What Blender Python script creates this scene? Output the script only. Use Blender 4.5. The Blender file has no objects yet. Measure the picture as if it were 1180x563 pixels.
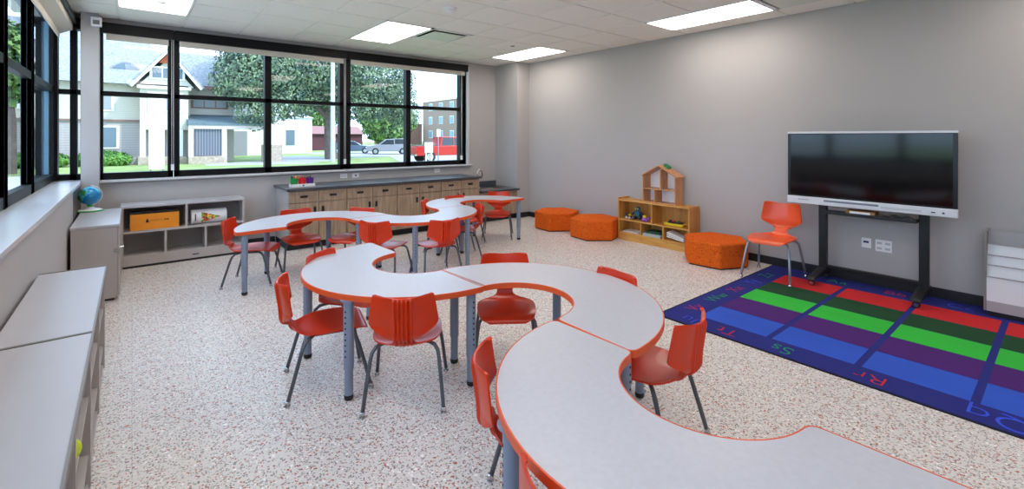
import bpy, bmesh, math, random
from mathutils import Vector, Matrix
from mathutils import noise as mnoise
random.seed(7)
PI=math.pi; R=math.radians
SC=bpy.context.scene
COL=SC.collection

# ------------------------------------------------------------------ materials
def srgb(r,g,b):
    f=lambda c:(c/255/12.92) if c/255<=.04045 else ((c/255+.055)/1.055)**2.4
    return (f(r),f(g),f(b),1)
def base(name):
    m=bpy.data.materials.new(name); m.use_nodes=True
    nt=m.node_tree; return m,nt,nt.nodes['Principled BSDF']
def mat(name,col,rough=.5,metal=0,spec=.5,coat=0,noise=None,bump=None,emit=None,estr=1):
    """plain procedural material; noise=(scale,amount) varies the colour, bump=(scale,strength)"""
    m,nt,p=base(name)
    p.inputs['Base Color'].default_value=col; p.inputs['Roughness'].default_value=rough
    p.inputs['Metallic'].default_value=metal; p.inputs['Specular IOR Level'].default_value=spec
    p.inputs['Coat Weight'].default_value=coat
    tc=nt.nodes.new('ShaderNodeTexCoord')
    if noise:
        n=nt.nodes.new('ShaderNodeTexNoise'); n.inputs['Scale'].default_value=noise[0]; n.inputs['Detail'].default_value=4
        nt.links.new(tc.outputs['Object'],n.inputs['Vector'])
        mx=nt.nodes.new('ShaderNodeMix'); mx.data_type='RGBA'
        a=noise[1]
        mx.inputs[6].default_value=(col[0]*(1-a),col[1]*(1-a),col[2]*(1-a),1)
        mx.inputs[7].default_value=(min(1,col[0]*(1+a)),min(1,col[1]*(1+a)),min(1,col[2]*(1+a)),1)
        cr=nt.nodes.new('ShaderNodeMapRange'); cr.inputs[1].default_value=.3; cr.inputs[2].default_value=.7
        nt.links.new(n.outputs['Fac'],cr.inputs[0]); nt.links.new(cr.outputs[0],mx.inputs[0])
        nt.links.new(mx.outputs[2],p.inputs['Base Color'])
    if bump:
        n=nt.nodes.new('ShaderNodeTexNoise'); n.inputs['Scale'].default_value=bump[0]; n.inputs['Detail'].default_value=3
        nt.links.new(tc.outputs['Object'],n.inputs['Vector'])
        b=nt.nodes.new('ShaderNodeBump'); b.inputs['Strength'].default_value=bump[1]; b.inputs['Distance'].default_value=.005
        nt.links.new(n.outputs['Fac'],b.inputs['Height']); nt.links.new(b.outputs['Normal'],p.inputs['Normal'])
    if emit:
        p.inputs['Emission Color'].default_value=emit; p.inputs['Emission Strength'].default_value=estr
    return m
def wood(name,c1,c2,stretch=(1,1,14),rough=.5,scale=3):
    m,nt,p=base(name)
    tc=nt.nodes.new('ShaderNodeTexCoord'); mp=nt.nodes.new('ShaderNodeMapping')
    mp.inputs['Scale'].default_value=stretch
    n=nt.nodes.new('ShaderNodeTexNoise'); n.inputs['Scale'].default_value=scale; n.inputs['Detail'].default_value=6; n.inputs['Distortion'].default_value=.6
    cr=nt.nodes.new('ShaderNodeValToRGB'); e=cr.color_ramp.elements
    e[0].position=.35; e[0].color=c1; e[1].position=.65; e[1].color=c2
    nt.links.new(tc.outputs['Object'],mp.inputs[0]); nt.links.new(mp.outputs[0],n.inputs['Vector'])
    nt.links.new(n.outputs['Fac'],cr.inputs[0]); nt.links.new(cr.outputs[0],p.inputs['Base Color'])
    p.inputs['Roughness'].default_value=rough
    return m
def speckle(name,col,chips,rough=.4,spec=.5,bump=0):
    """base colour with layers of small voronoi chips: (scale, threshold on random, radius, colours)"""
    m,nt,p=base(name)
    tc=nt.nodes.new('ShaderNodeTexCoord')
    n=nt.nodes.new('ShaderNodeTexNoise'); n.inputs['Scale'].default_value=60; n.inputs['Detail'].default_value=3
    nt.links.new(tc.outputs['Object'],n.inputs['Vector'])
    cur=nt.nodes.new('ShaderNodeMix'); cur.data_type='RGBA'
    cur.inputs[6].default_value=tuple(c*.86 for c in col[:3])+(1,); cur.inputs[7].default_value=tuple(min(1,c*1.1) for c in col[:3])+(1,)
    nt.links.new(n.outputs['Fac'],cur.inputs[0]); out=cur.outputs[2]
    for sc,thr,rad,cols in chips:
        v=nt.nodes.new('ShaderNodeTexVoronoi'); v.inputs['Scale'].default_value=sc
        d=nt.nodes.new('ShaderNodeTexNoise'); d.inputs['Scale'].default_value=sc*.6; d.inputs['Detail'].default_value=1
        nt.links.new(tc.outputs['Object'],d.inputs['Vector'])
        va=nt.nodes.new('ShaderNodeVectorMath'); va.operation='MULTIPLY_ADD'
        nt.links.new(d.outputs['Color'],va.inputs[0]); va.inputs[1].default_value=(1.6/sc,)*3
        nt.links.new(tc.outputs['Object'],va.inputs[2]); nt.links.new(va.outputs[0],v.inputs['Vector'])
        sp=nt.nodes.new('ShaderNodeSeparateColor'); nt.links.new(v.outputs['Color'],sp.inputs[0])
        g=nt.nodes.new('ShaderNodeMath'); g.operation='GREATER_THAN'; g.inputs[1].default_value=thr; nt.links.new(sp.outputs[0],g.inputs[0])
        l=nt.nodes.new('ShaderNodeMath'); l.operation='LESS_THAN'; l.inputs[1].default_value=rad; nt.links.new(v.outputs['Distance'],l.inputs[0])
        mu=nt.nodes.new('ShaderNodeMath'); mu.operation='MULTIPLY'; nt.links.new(g.outputs[0],mu.inputs[0]); nt.links.new(l.outputs[0],mu.inputs[1])
        cc=nt.nodes.new('ShaderNodeMix'); cc.data_type='RGBA'; cc.inputs[6].default_value=cols[0]; cc.inputs[7].default_value=cols[1]
        nt.links.new(sp.outputs[1],cc.inputs[0])
        mx=nt.nodes.new('ShaderNodeMix'); mx.data_type='RGBA'
        nt.links.new(mu.outputs[0],mx.inputs[0]); nt.links.new(out,mx.inputs[6]); nt.links.new(cc.outputs[2],mx.inputs[7])
        out=mx.outputs[2]
    nt.links.new(out,p.inputs['Base Color']); p.inputs['Roughness'].default_value=rough; p.inputs['Specular IOR Level'].default_value=spec
    if bump:
        b=nt.nodes.new('ShaderNodeBump'); b.inputs['Strength'].default_value=bump; b.inputs['Distance'].default_value=.004
        nt.links.new(n.outputs['Fac'],b.inputs['Height']); nt.links.new(b.outputs['Normal'],p.inputs['Normal'])
    return m
def bands(name,col,dark,period,axis=2,width=.1,rough=.8,brick=None):
    """siding: thin dark line every period metres along an axis"""
    m,nt,p=base(name)
    tc=nt.nodes.new('ShaderNodeTexCoord'); sx=nt.nodes.new('ShaderNodeSeparateXYZ'); nt.links.new(tc.outputs['Object'],sx.inputs[0])
    a=nt.nodes.new('ShaderNodeMath'); a.operation='DIVIDE'; a.inputs[1].default_value=period; nt.links.new(sx.outputs[axis],a.inputs[0])
    f=nt.nodes.new('ShaderNodeMath'); f.operation='FRACT'; nt.links.new(a.outputs[0],f.inputs[0])
    l=nt.nodes.new('ShaderNodeMath'); l.operation='LESS_THAN'; l.inputs[1].default_value=width; nt.links.new(f.outputs[0],l.inputs[0])
    mx=nt.nodes.new('ShaderNodeMix'); mx.data_type='RGBA'; mx.inputs[6].default_value=col; mx.inputs[7].default_value=dark
    nt.links.new(l.outputs[0],mx.inputs[0]); nt.links.new(mx.outputs[2],p.inputs['Base Color']); p.inputs['Roughness'].default_value=rough
    return m
def brick(name,c1,c2,mortar,scale):
    m,nt,p=base(name)
    tc=nt.nodes.new('ShaderNodeTexCoord'); mp=nt.nodes.new('ShaderNodeMapping'); mp.inputs['Rotation'].default_value=(R(90),0,R(90))
    b=nt.nodes.new('ShaderNodeTexBrick'); b.inputs['Color1'].default_value=c1; b.inputs['Color2'].default_value=c2; b.inputs['Mortar'].default_value=mortar
    b.inputs['Scale'].default_value=scale
    nt.links.new(tc.outputs['Object'],mp.inputs[0]); nt.links.new(mp.outputs[0],b.inputs['Vector']); nt.links.new(b.outputs['Color'],p.inputs['Base Color'])
    p.inputs['Roughness'].default_value=.9
    return m

WALL=mat('wall_paint',srgb(178,175,175),.75,noise=(1.2,.02))
WHITEP=mat('ceiling_tile',srgb(240,237,230),.9,noise=(90,.03))
TBAR=mat('ceiling_grid_paint',srgb(238,234,226),.7)
BLACKB=mat('vinyl_base_black',srgb(30,30,34),.5)
FRAME=mat('black_aluminium',srgb(13,14,18),.45,spec=.2)
SKYLITF=mat('skylit_aluminium',srgb(96,128,146),.4,metal=.3)  # frame metal with sky light painted into its colour, for the mullion sides
SHADE=mat('shade_fabric',srgb(205,200,190),.9,bump=(300,.2))
LEDGE=mat('window_ledge_solid_surface',srgb(212,214,220),.22)
SILL=mat('sill_paint',srgb(205,208,212),.4)
FLOOR=speckle('terrazzo_floor',srgb(224,220,216),[(88,.55,.42,(srgb(130,128,130),srgb(180,174,170))),(54,.60,.30,(srgb(120,118,120),srgb(176,172,170))),(48,.78,.30,(srgb(186,84,56),srgb(160,110,92))),(92,.80,.40,(srgb(196,96,66),srgb(130,66,54))),(55,.86,.36,(srgb(250,248,246),srgb(250,248,246)))],rough=.36,spec=.4)
LAMI=mat('table_laminate',srgb(188,188,196),.34,noise=(45,.035))
ORNG=mat('orange_edge_band',srgb(222,86,38),.4)
RED=mat('orange_red_plastic',srgb(210,50,6),.32,noise=(8,.04),coat=.12)
ORCH=mat('bright_orange_plastic',srgb(236,84,26),.3,coat=.2)
STEEL=mat('blue_grey_steel',srgb(134,146,166),.35,metal=.1)
STEELR=mat('bright_grey_steel',srgb(150,156,166),.3,metal=.4)
STEELD=mat('dark_grey_steel',srgb(88,92,100),.35,metal=.2)
CHROME=mat('chrome',srgb(200,202,205),.18,metal=1)
DARK=mat('dark_plastic',srgb(24,24,26),.45)
HOLE=mat('hole_black',srgb(10,10,12),.8)
GREYL=mat('grey_laminate',srgb(180,174,172),.42,noise=(5,.02))
GREYT=mat('light_grey_laminate_top',srgb(184,184,190),.3,noise=(5,.02))
GREYE=mat('grey_edge_trim',srgb(128,124,120),.45)
GREYI=mat('grey_laminate_back',srgb(150,146,144),.5)
CABW=wood('grey_oak_laminate',srgb(146,124,102),srgb(176,154,130),(9,9,.7),.5,4)
CTOP=mat('dark_slate_counter',srgb(68,73,80),.28,noise=(60,.12))
MAPLE=wood('honey_maple',srgb(196,140,66),srgb(220,168,90),(1,1.2,9),.42,3)
MAPLED=wood('honey_maple_face',srgb(186,128,58),srgb(208,152,78),(9,9,1),.42,2)
PINE=wood('pine_board',srgb(186,128,84),srgb(212,160,114),(8,8,1),.5,4)
FABRIC=speckle('orange_speckled_fabric',srgb(222,98,30),[(44,.55,.42,(srgb(176,58,26),srgb(236,124,44))),(80,.72,.38,(srgb(140,46,28),srgb(206,92,40)))],rough=.95,spec=.1,bump=.4)
WHITE=mat('white_plastic',srgb(236,236,238),.35)
WHITEG=mat('white_bezel',srgb(222,224,230),.35)
SCREEN=mat('glossy_black_screen',srgb(8,9,12),.09)
BEZEL=mat('black_bezel',srgb(5,5,6),.25)
PANEL=mat('lit_diffuser',srgb(255,255,255),.5,emit=(1,.89,.79,1),estr=8)
PAPER=mat('white_paper',srgb(235,235,235),.7)

def glassmat(name='window_glass'):
    m=bpy.data.materials.new(name); m.use_nodes=True; nt=m.node_tree; nt.nodes.clear()
    o=nt.nodes.new('ShaderNodeOutputMaterial'); t=nt.nodes.new('ShaderNodeBsdfTransparent'); g=nt.nodes.new('ShaderNodeBsdfGlossy')
    t.inputs[0].default_value=(.97,.98,.98,1); g.inputs['Roughness'].default_value=.02
    f=nt.nodes.new('ShaderNodeFresnel'); f.inputs[0].default_value=1.45
    mx=nt.nodes.new('ShaderNodeMixShader')
    nt.links.new(f.outputs[0],mx.inputs[0]); nt.links.new(t.outputs[0],mx.inputs[1]); nt.links.new(g.outputs[0],mx.inputs[2]); nt.links.new(mx.outputs[0],o.inputs[0])
    return m
GLASS=glassmat()

# ------------------------------------------------------------------ mesh builder
class B:
    def __init__(s): s.bm=bmesh.new(); s.mi=0
    def _f(s,vs,smooth=False):
        try:
            f=s.bm.faces.new(vs); f.material_index=s.mi; f.smooth=smooth; return f
        except ValueError: return None
    def box(s,x0,x1,y0,y1,z0,z1,mtx=None,sk=None):
        c=[(x0,y0,z0),(x1,y0,z0),(x1,y1,z0),(x0,y1,z0),(x0,y0,z1),(x1,y0,z1),(x1,y1,z1),(x0,y1,z1)]
        v=[s.bm.verts.new(mtx@Vector(p) if mtx else p) for p in c]
        for q in ((3,2,1,0),(4,5,6,7),(0,1,5,4),(1,2,6,5),(2,3,7,6),(3,0,4,7)): s._f([v[i] for i in q])
        return s
    def prism(s,poly,a,b,axis='z',smooth=False):
        def P(p,t):
            return {'z':(p[0],p[1],t),'y':(p[0],t,p[1]),'x':(t,p[0],p[1])}[axis]
        lo=[s.bm.verts.new(P(p,a)) for p in poly]; hi=[s.bm.verts.new(P(p,b)) for p in poly]
        n=len(poly)
        s._f(lo[::-1]); s._f(hi)
        for i in range(n): s._f([lo[i],lo[(i+1)%n],hi[(i+1)%n],hi[i]],smooth)
        return s
    def tube(s,pts,r,seg=12,r2=None,cap=True):
        pts=[Vector(p) for p in pts]; n=len(pts); rings=[]
        prev=None
        for i,p in enumerate(pts):
            d=(pts[min(i+1,n-1)]-pts[max(i-1,0)]).normalized()
            if prev is None:
                up=Vector((0,0,1)) if abs(d.z)<.9 else Vector((1,0,0)); a=d.cross(up).normalized()
            else: a=(prev-d*prev.dot(d)).normalized()
            prev=a; b=d.cross(a); rr=r if r2 is None else r+(r2-r)*i/(n-1)
            rings.append([s.bm.verts.new(p+(a*math.cos(t*2*PI/seg)+b*math.sin(t*2*PI/seg))*rr) for t in range(seg)])
        for i in range(n-1):
            for k in range(seg): s._f([rings[i][k],rings[i][(k+1)%seg],rings[i+1][(k+1)%seg],rings[i+1][k]],True)
        if cap: s._f(rings[0][::-1]); s._f(rings[-1])
        return s
    def lathe(s,prof,c=(0,0,0),seg=24,axis='z'):
        rings=[]
        for r,z in prof:
            ring=[]
            for t in range(seg):
                a=t*2*PI/seg; x,y=r*math.cos(a),r*math.sin(a)
                q={'z':(x,y,z),'y':(x,z,y),'x':(z,x,y)}[axis]
                ring.append(s.bm.verts.new((c[0]+q[0],c[1]+q[1],c[2]+q[2])))
            rings.append(ring)
        for i in range(len(rings)-1):
            for k in range(seg): s._f([rings[i][k],rings[i][(k+1)%seg],rings[i+1][(k+1)%seg],rings[i+1][k]],True)
        s._f(rings[0][::-1]); s._f(rings[-1])
        return s
    def ball(s,c,r,sc=(1,1,1),sub=3):
        g=bmesh.ops.create_icosphere(s.bm,subdivisions=sub,radius=r)
        for v in g['verts']: v.co=Vector((v.co.x*sc[0]+c[0],v.co.y*sc[1]+c[1],v.co.z*sc[2]+c[2]))
        for f in {f for v in g['verts'] for f in v.link_faces}: f.smooth=True; f.material_index=s.mi
        return s
    def quad(s,a,b,c,d): s._f([s.bm.verts.new(p) for p in (a,b,c,d)]); return s
    def build(s,name,mats,parent=None,bevel=0,seg=2,recalc=True,label=None):
        if recalc: bmesh.ops.recalc_face_normals(s.bm,faces=s.bm.faces)
        if name!='foliage':
            for e in s.bm.edges:
                if len(e.link_faces)==2 and e.calc_face_angle(0)>R(42): e.smooth=False
        me=bpy.data.meshes.new(name); s.bm.to_mesh(me); s.bm.free()
        for m in (mats if isinstance(mats,(list,tuple)) else [mats]): me.materials.append(m)
        o=bpy.data.objects.new(name,me); COL.objects.link(o)
        if parent: o.parent=parent
        if bevel:
            md=o.modifiers.new('bevel','BEVEL'); md.width=bevel; md.segments=seg; md.limit_method='ANGLE'; md.angle_limit=R(40)
            md.harden_normals=False
        if label: o['label']=label
        return o
def tag(o,label,cat,group=None,kind=None):
    o['label']=label; o['category']=cat
    if group: o['group']=group
    if kind: o['kind']=kind
    return o
def thing(name,label,cat,loc=(0,0,0),rz=0,group=None):
    o=bpy.data.objects.new(name,None); COL.objects.link(o); o.location=loc; o.rotation_euler=(0,0,rz)
    o.empty_display_size=.1
    return tag(o,label,cat,group)
def struct(o): o['kind']='structure'; return o
def dup(o,parent=None):
    c=o.copy(); COL.objects.link(c)
    if parent: c.parent=parent
    for ch in list(o.children): dup(ch,c)
    return c
def place(o,loc,rz=0,label=None,group=None):
    o.location=loc; o.rotation_euler=(0,0,rz)
    if label: o['label']=label
    if group: o['group']=group
    return o
def text_mesh(name,body,size,mtl,mtx,parent,depth=.001,label=None,bold=0):
    cu=bpy.data.curves.new(name,'FONT'); cu.body=body; cu.size=size; cu.extrude=depth; cu.align_x='CENTER'; cu.align_y='CENTER'; cu.offset=bold
    t=bpy.data.objects.new('tmp_text',cu); COL.objects.link(t)
    dg=bpy.context.evaluated_depsgraph_get(); me=bpy.data.meshes.new_from_object(t.evaluated_get(dg))
    bpy.data.objects.remove(t); bpy.data.curves.remove(cu)
    me.transform(mtx); me.materials.clear(); me.materials.append(mtl)
    o=bpy.data.objects.new(name,me); COL.objects.link(o); o.parent=parent
    if label: o['label']=label
    return o
def axes(origin,right,up):
    r=Vector(right).normalized(); u=Vector(up).normalized(); n=r.cross(u)
    m=Matrix((r,u,n)).transposed().to_4x4(); m.translation=Vector(origin); return m

# ------------------------------------------------------------------ room shell
XL,XR,YB,YF,ZC=-.71,6.22,7.73,-3.0,3.10
nt=FLOOR.node_tree; p=nt.nodes['Principled BSDF']; src=p.inputs['Base Color'].links[0].from_socket
tc=nt.nodes.new('ShaderNodeTexCoord'); sx=nt.nodes.new('ShaderNodeSeparateXYZ'); nt.links.new(tc.outputs['Object'],sx.inputs[0]); lines=[]
for k in (0,1):
    a=nt.nodes.new('ShaderNodeMath'); a.operation='MULTIPLY_ADD'; a.inputs[1].default_value=1/.332; a.inputs[2].default_value=100.003; nt.links.new(sx.outputs[k],a.inputs[0])
    f=nt.nodes.new('ShaderNodeMath'); f.operation='FRACT'; nt.links.new(a.outputs[0],f.inputs[0])
    l=nt.nodes.new('ShaderNodeMath'); l.operation='LESS_THAN'; l.inputs[1].default_value=.008; nt.links.new(f.outputs[0],l.inputs[0]); lines.append(l)
o=nt.nodes.new('ShaderNodeMath'); o.operation='MAXIMUM'; nt.links.new(lines[0].outputs[0],o.inputs[0]); nt.links.new(lines[1].outputs[0],o.inputs[1])
h=nt.nodes.new('ShaderNodeMath'); h.operation='MULTIPLY'; h.inputs[1].default_value=.45; nt.links.new(o.outputs[0],h.inputs[0])
mx=nt.nodes.new('ShaderNodeMix'); mx.data_type='RGBA'; mx.inputs[7].default_value=srgb(120,116,116); nt.links.new(h.outputs[0],mx.inputs[0]); nt.links.new(src,mx.inputs[6]); nt.links.new(mx.outputs[2],p.inputs['Base Color'])
struct(B().box(-1.1,6.5,-3.3,8.1,-.12,0).build('floor',FLOOR))
# ceiling: base plane plus tiles standing proud of the grid, open where the light panels and the diffusers sit
GX0,GY0,PX,PY=-.13,5.58,.6625,.671
lights=[(0,0,'flat ceiling light panel nearest the corner of the two window walls'),(4,0,'flat ceiling light panel in front of the middle of the long window'),(8,0,'flat ceiling light panel near the grey wall column'),(8,-5,'flat ceiling light panel along the right wall above the wooden shelf'),
        (4,-5,'flat ceiling light panel over the middle of the room'),(0,-5,'flat ceiling light panel over the grey storage units'),(0,-10,'flat ceiling light panel behind the camera near the windows'),(4,-10,'flat ceiling light panel behind the camera in mid room'),(8,-10,'flat ceiling light panel behind the camera by the screen wall')]
skip=set()
for i,j,_ in lights: skip|={(i,j),(i,j+1)}
skip.add((5,0)); skip.add((8,-6))
b=B(); b.mi=1; b.box(-1.1,6.5,-3.3,8.1,3.104,3.25); b.mi=0
for i in range(-1,10):
    for j in range(-14,4):
        if (i,j) in skip: continue
        x0=GX0+i*PX+.012; x1=GX0+(i+1)*PX-.012; y0=GY0+j*PY+.012; y1=GY0+(j+1)*PY-.012
        x0=max(x0,XL+.01); x1=min(x1,XR-.005); y0=max(y0,YF+.01); y1=min(y1,YB-.005)
        if j==3: continue
        if j==2: y1=YB-.005
        if x1-x0<.05 or y1-y0<.05: continue
        b.box(x0,x1,y0,y1,3.094,3.104)
struct(b.build('ceiling',[WHITEP,TBAR]))
# back wall: piers and apron around the long window and the narrow corner window
b=B()
b.box(-.95,6.5,YB,YB+.3,0,1.05); b.box(-.95,6.5,YB,YB+.3,3.04,3.2); b.box(5.16,6.5,YB,YB+.3,1.05,3.04)
struct(b.build('wall_back',WALL))
struct(B().box(-.47,-.31,7.5,YB+.3,0,3.10).build('column_back_left',WALL))
struct(B().box(5.90,XR,7.02,YB,0,3.10).build('column_back_right',WALL))
struct(B().box(XR,XR+.25,YF-.2,YB+.3,0,3.2).build('wall_right',WALL))
struct(B().box(-1.1,6.5,YF-.25,YF,0,3.2).build('wall_front',WALL))
# left wall: low wall with deep ledge
b=B(); b.box(-.93,-.47,YF,6.56,0,1.045); b.box(-.93,-.56,6.56,7.24,0,1.045); b.box(-.93,-.62,YF,YB,3.0,3.2)
struct(b.build('wall_left',WALL))
struct(B().box(-.93,-.455,YF,7.25,1.045,1.08).box(-.93,-.47,7.25,YB,1.045,1.08).build('trim_1',LEDGE,bevel=.004))
BROWN=mat('dark_brown_panel',srgb(70,58,54),.5)  # dark brown box past the end of the low wall
struct(B().box(-.555,-.472,6.565,YB-.005,0,1.044).build('trim_2',BROWN))
struct(B().box(-.31,5.27,7.66,YB+.12,1.035,1.062).box(5.16,5.22,7.70,YB+.12,1.06,3.0).build('trim_3',SILL,bevel=.003))
# baseboards
struct(B().box(XR-.015,XR,YF,7.02,0,.1).build('baseboard_right',BLACKB,bevel=.004))
struct(B().box(5.885,5.90,7.005,YB,0,.1).box(5.885,XR,7.005,7.02,0,.1).box(1.21,1.68,YB-.015,YB,0,.1).box(-.31,-.1,YB-.015,YB,0,.1).build('baseboard_back',BLACKB,bevel=.004))
struct(B().box(-.47,-.455,YF,7.24,0,.1).build('baseboard_left',BLACKB,bevel=.004))

# ------------------------------------------------------------------ windows
def window(n,bars,glass,glassaxis,mtls=(FRAME,),parent=None):
    b=B()
    for q in bars:
        b.mi=q[6] if len(q)>6 else 0; b.box(*q[:6])
    f=struct(b.build('window_%d'%n,list(mtls),bevel=.004))
    g=B()
    for x0,x1,y0,y1,z0,z1 in glass:
        if glassaxis=='y': g.quad((x0,y0,z0),(x1,y0,z0),(x1,y0,z1),(x0,y0,z1))
        else: g.quad((x0,y0,z0),(x0,y1,z0),(x0,y1,z1),(x0,y0,z1))
    g.build('pane',GLASS,f)
    return f
zb,zt,z1,z2=1.062,3.04,2.135,2.185
def back_unit(n,x0,x1,mull,e0=.055,e1=.055):
    ya,yb=7.78,7.90; bars=[(x0,x1,ya,yb,zb,zb+.085),(x0,x1,ya,yb,2.96,zt),(x0,x0+e0,ya,yb,zb,zt),(x1-e1,x1,ya,yb,zb,zt),(x0,x1,ya,yb,z1-.01,z2)]
    if mull: bars.append((mull[0],mull[1],ya,yb,zb,zt))
    gl=[(x0+e0,x1-e1,7.84,7.84,zb+.08,2.97)]
    return window(n,bars,gl,'y')
back_unit(1,-.31,.435,None,.03,.06)
back_unit(2,.445,2.765,(1.555,1.645),.06,.085)
back_unit(3,2.775,5.16,(3.885,3.975),.085,.11)
back_unit(4,-.80,-.47,(-.585,-.52),.09,.02)
# left wall window line: deep mullions, dark room face and reveal coloured as if lit by the sky
for k,(ya,yb) in enumerate(((6.12,7.58),(4.93,6.12),(3.6,4.93),(2.3,3.6),(1.0,2.3),(-.3,1.0),(-1.6,-.3),(-2.95,-1.6))):
    bars=[(-.775,XL,ya,yb,1.08,1.17),(-.775,XL,ya,yb,2.93,3.02),(-.775,XL,ya,yb,2.13,2.20),
          (XL-.03,XL+.005,ya-.06,ya+.06,1.08,3.02),(-.782,XL-.03,ya-.05,ya+.05,1.08,3.02,1),
          (XL-.03,XL+.005,yb-.06,yb+.06,1.08,3.02),(-.782,XL-.03,yb-.05,yb+.05,1.08,3.02,1)]
    window(5+k,bars,[(-.772,-.772,ya+.05,yb-.05,1.16,2.94)],'x',(FRAME,SKYLITF))
struct(B().box(-.93,XL+.03,7.64,7.80,1.08,3.05).build('trim_4',FRAME,bevel=.004))
# roller shades
def shade(x0,x1,label,cx):
    t=thing('roller_shade',label,'roller shade',((x0+x1)/2,7.69,2.9),0,'roller shades over the long window')
    w=(x1-x0)/2
    B().box(-w+.004,w-.004,-.04,.04,.0,.13).build('fascia',FRAME,t,bevel=.004)
    B().box(-w+.06,w-.06,.0,.006,-.065,.02).box(-w+.06,w-.06,-.006,.012,-.08,-.06).build('shade_fabric',SHADE,t)
    c=B(); c.tube([(cx,-.045,.0),(cx,-.045,-1.68)],.0028,6); c.tube([(cx+.02,-.045,.0),(cx+.02,-.045,-1.68)],.0028,6); c.box(cx-.008,cx+.026,-.06,-.035,-1.74,-1.66)
    c.build('bead_chain',WHITE,t)
    return t
shade(-.31,.44,'rolled up grey roller shade above the short window bay beside the corner column',.345)
shade(.44,2.77,'rolled up grey roller shade above the middle bay of the long window',-1.18+2.28)
shade(2.77,5.17,'rolled up grey roller shade above the bay nearest the sink',1.02)
t=thing('roller_shade','grey roller shade cassette running above the left wall windows','roller shade',(-.60,3.0,2.88))
B().prism([(-.06,-.06),(.055,.0),(.055,.10),(-.06,.10)],-5.9,4.6,'y').build('cassette',SHADE,t,bevel=.004)
B().box(-.062,-.05,-5.8,4.5,-.12,.0).build('shade_fabric',SHADE,t)
B().box(.06,.09,-5.9,4.62,.07,.12).build('fascia',FRAME,t)
# dark header in corner bay
struct(B().box(-.70,-.475,7.62,7.78,2.90,3.03).build('trim_5',FRAME))

# ------------------------------------------------------------------ ceiling fixtures
for k,(i,j,lab) in enumerate(lights):
    x0=GX0+i*PX; y0=GY0+j*PY
    t=thing('ceiling_light',lab,'ceiling light',(x0+PX/2,y0+PY,3.08),0,'flat ceiling light panels')
    w,l=PX/2,PY
    fb=B()
    for q in ((-w,w,-l,-l+.02),(-w,w,l-.02,l),(-w,-w+.02,-l,l),(w-.02,w,-l,l)): fb.box(*q,.004,.024)
    fb.build('frame',WHITE,t); B().box(-w+.02,w-.02,-l+.02,l-.02,.010,.022).build('diffuser',PANEL,t)
def vent(i,j,lab):
    t=thing('air_diffuser',lab,'air vent',(GX0+(i+.5)*PX,GY0+(j+.5)*PY,3.06),0,'square ceiling air diffusers')
    h=.33; f=B()
    for q in ((-h,h,-h,-h+.035),(-h,h,h-.035,h),(-h,-h+.035,-h,h),(h-.035,h,-h,h)): f.box(*q,.022,.044)
    f.build('frame',WHITE,t)
    B().box(-h+.03,h-.03,-h+.03,h-.03,.038,.043).build('backing',HOLE,t)
    B().box(-.25,.25,-.25,.25,.010,.018).box(-.02,.02,-.02,.02,.018,.038).build('face_plate',mat('pale_green_plate',srgb(214,222,212),.5),t,bevel=.004)
vent(5,0,'square ceiling air diffuser beside the middle light panel'); vent(8,-6,'square ceiling air diffuser cut by the top edge by the right wall')
t=thing('smoke_detector','round white smoke detector on the ceiling tiles','smoke detector',(2.85,4.60,3.094))
B().lathe([(.075,0),(.078,-.012),(.07,-.02)]).build('base',WHITE,t); B().lathe([(.058,-.02),(.06,-.035),(.045,-.05),(.02,-.055)]).build('sensor_cap',WHITE,t)
t=thing('sprinkler','small round white sprinkler cover near the corner light panel','sprinkler',(.26,6.42,3.094)); B().lathe([(.05,0),(.05,-.006),(.04,-.01)]).build('cover',WHITE,t)
t=thing('sprinkler','small round grey sprinkler cover beside the light panel by the column','sprinkler',(4.82,5.85,3.094)); B().lathe([(.035,0),(.035,-.006),(.02,-.012)]).build('cover',GREYE,t)
t=thing('security_sensor','small white box sensor mounted at the top of the corner column','sensor',(-.33,7.46,2.98))
B().box(-.05,.05,-.03,.04,-.05,.06).build('housing',WHITE,t,bevel=.01); B().box(-.03,.03,-.036,-.03,-.03,.02).build('lens',GREYE,t)

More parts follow.
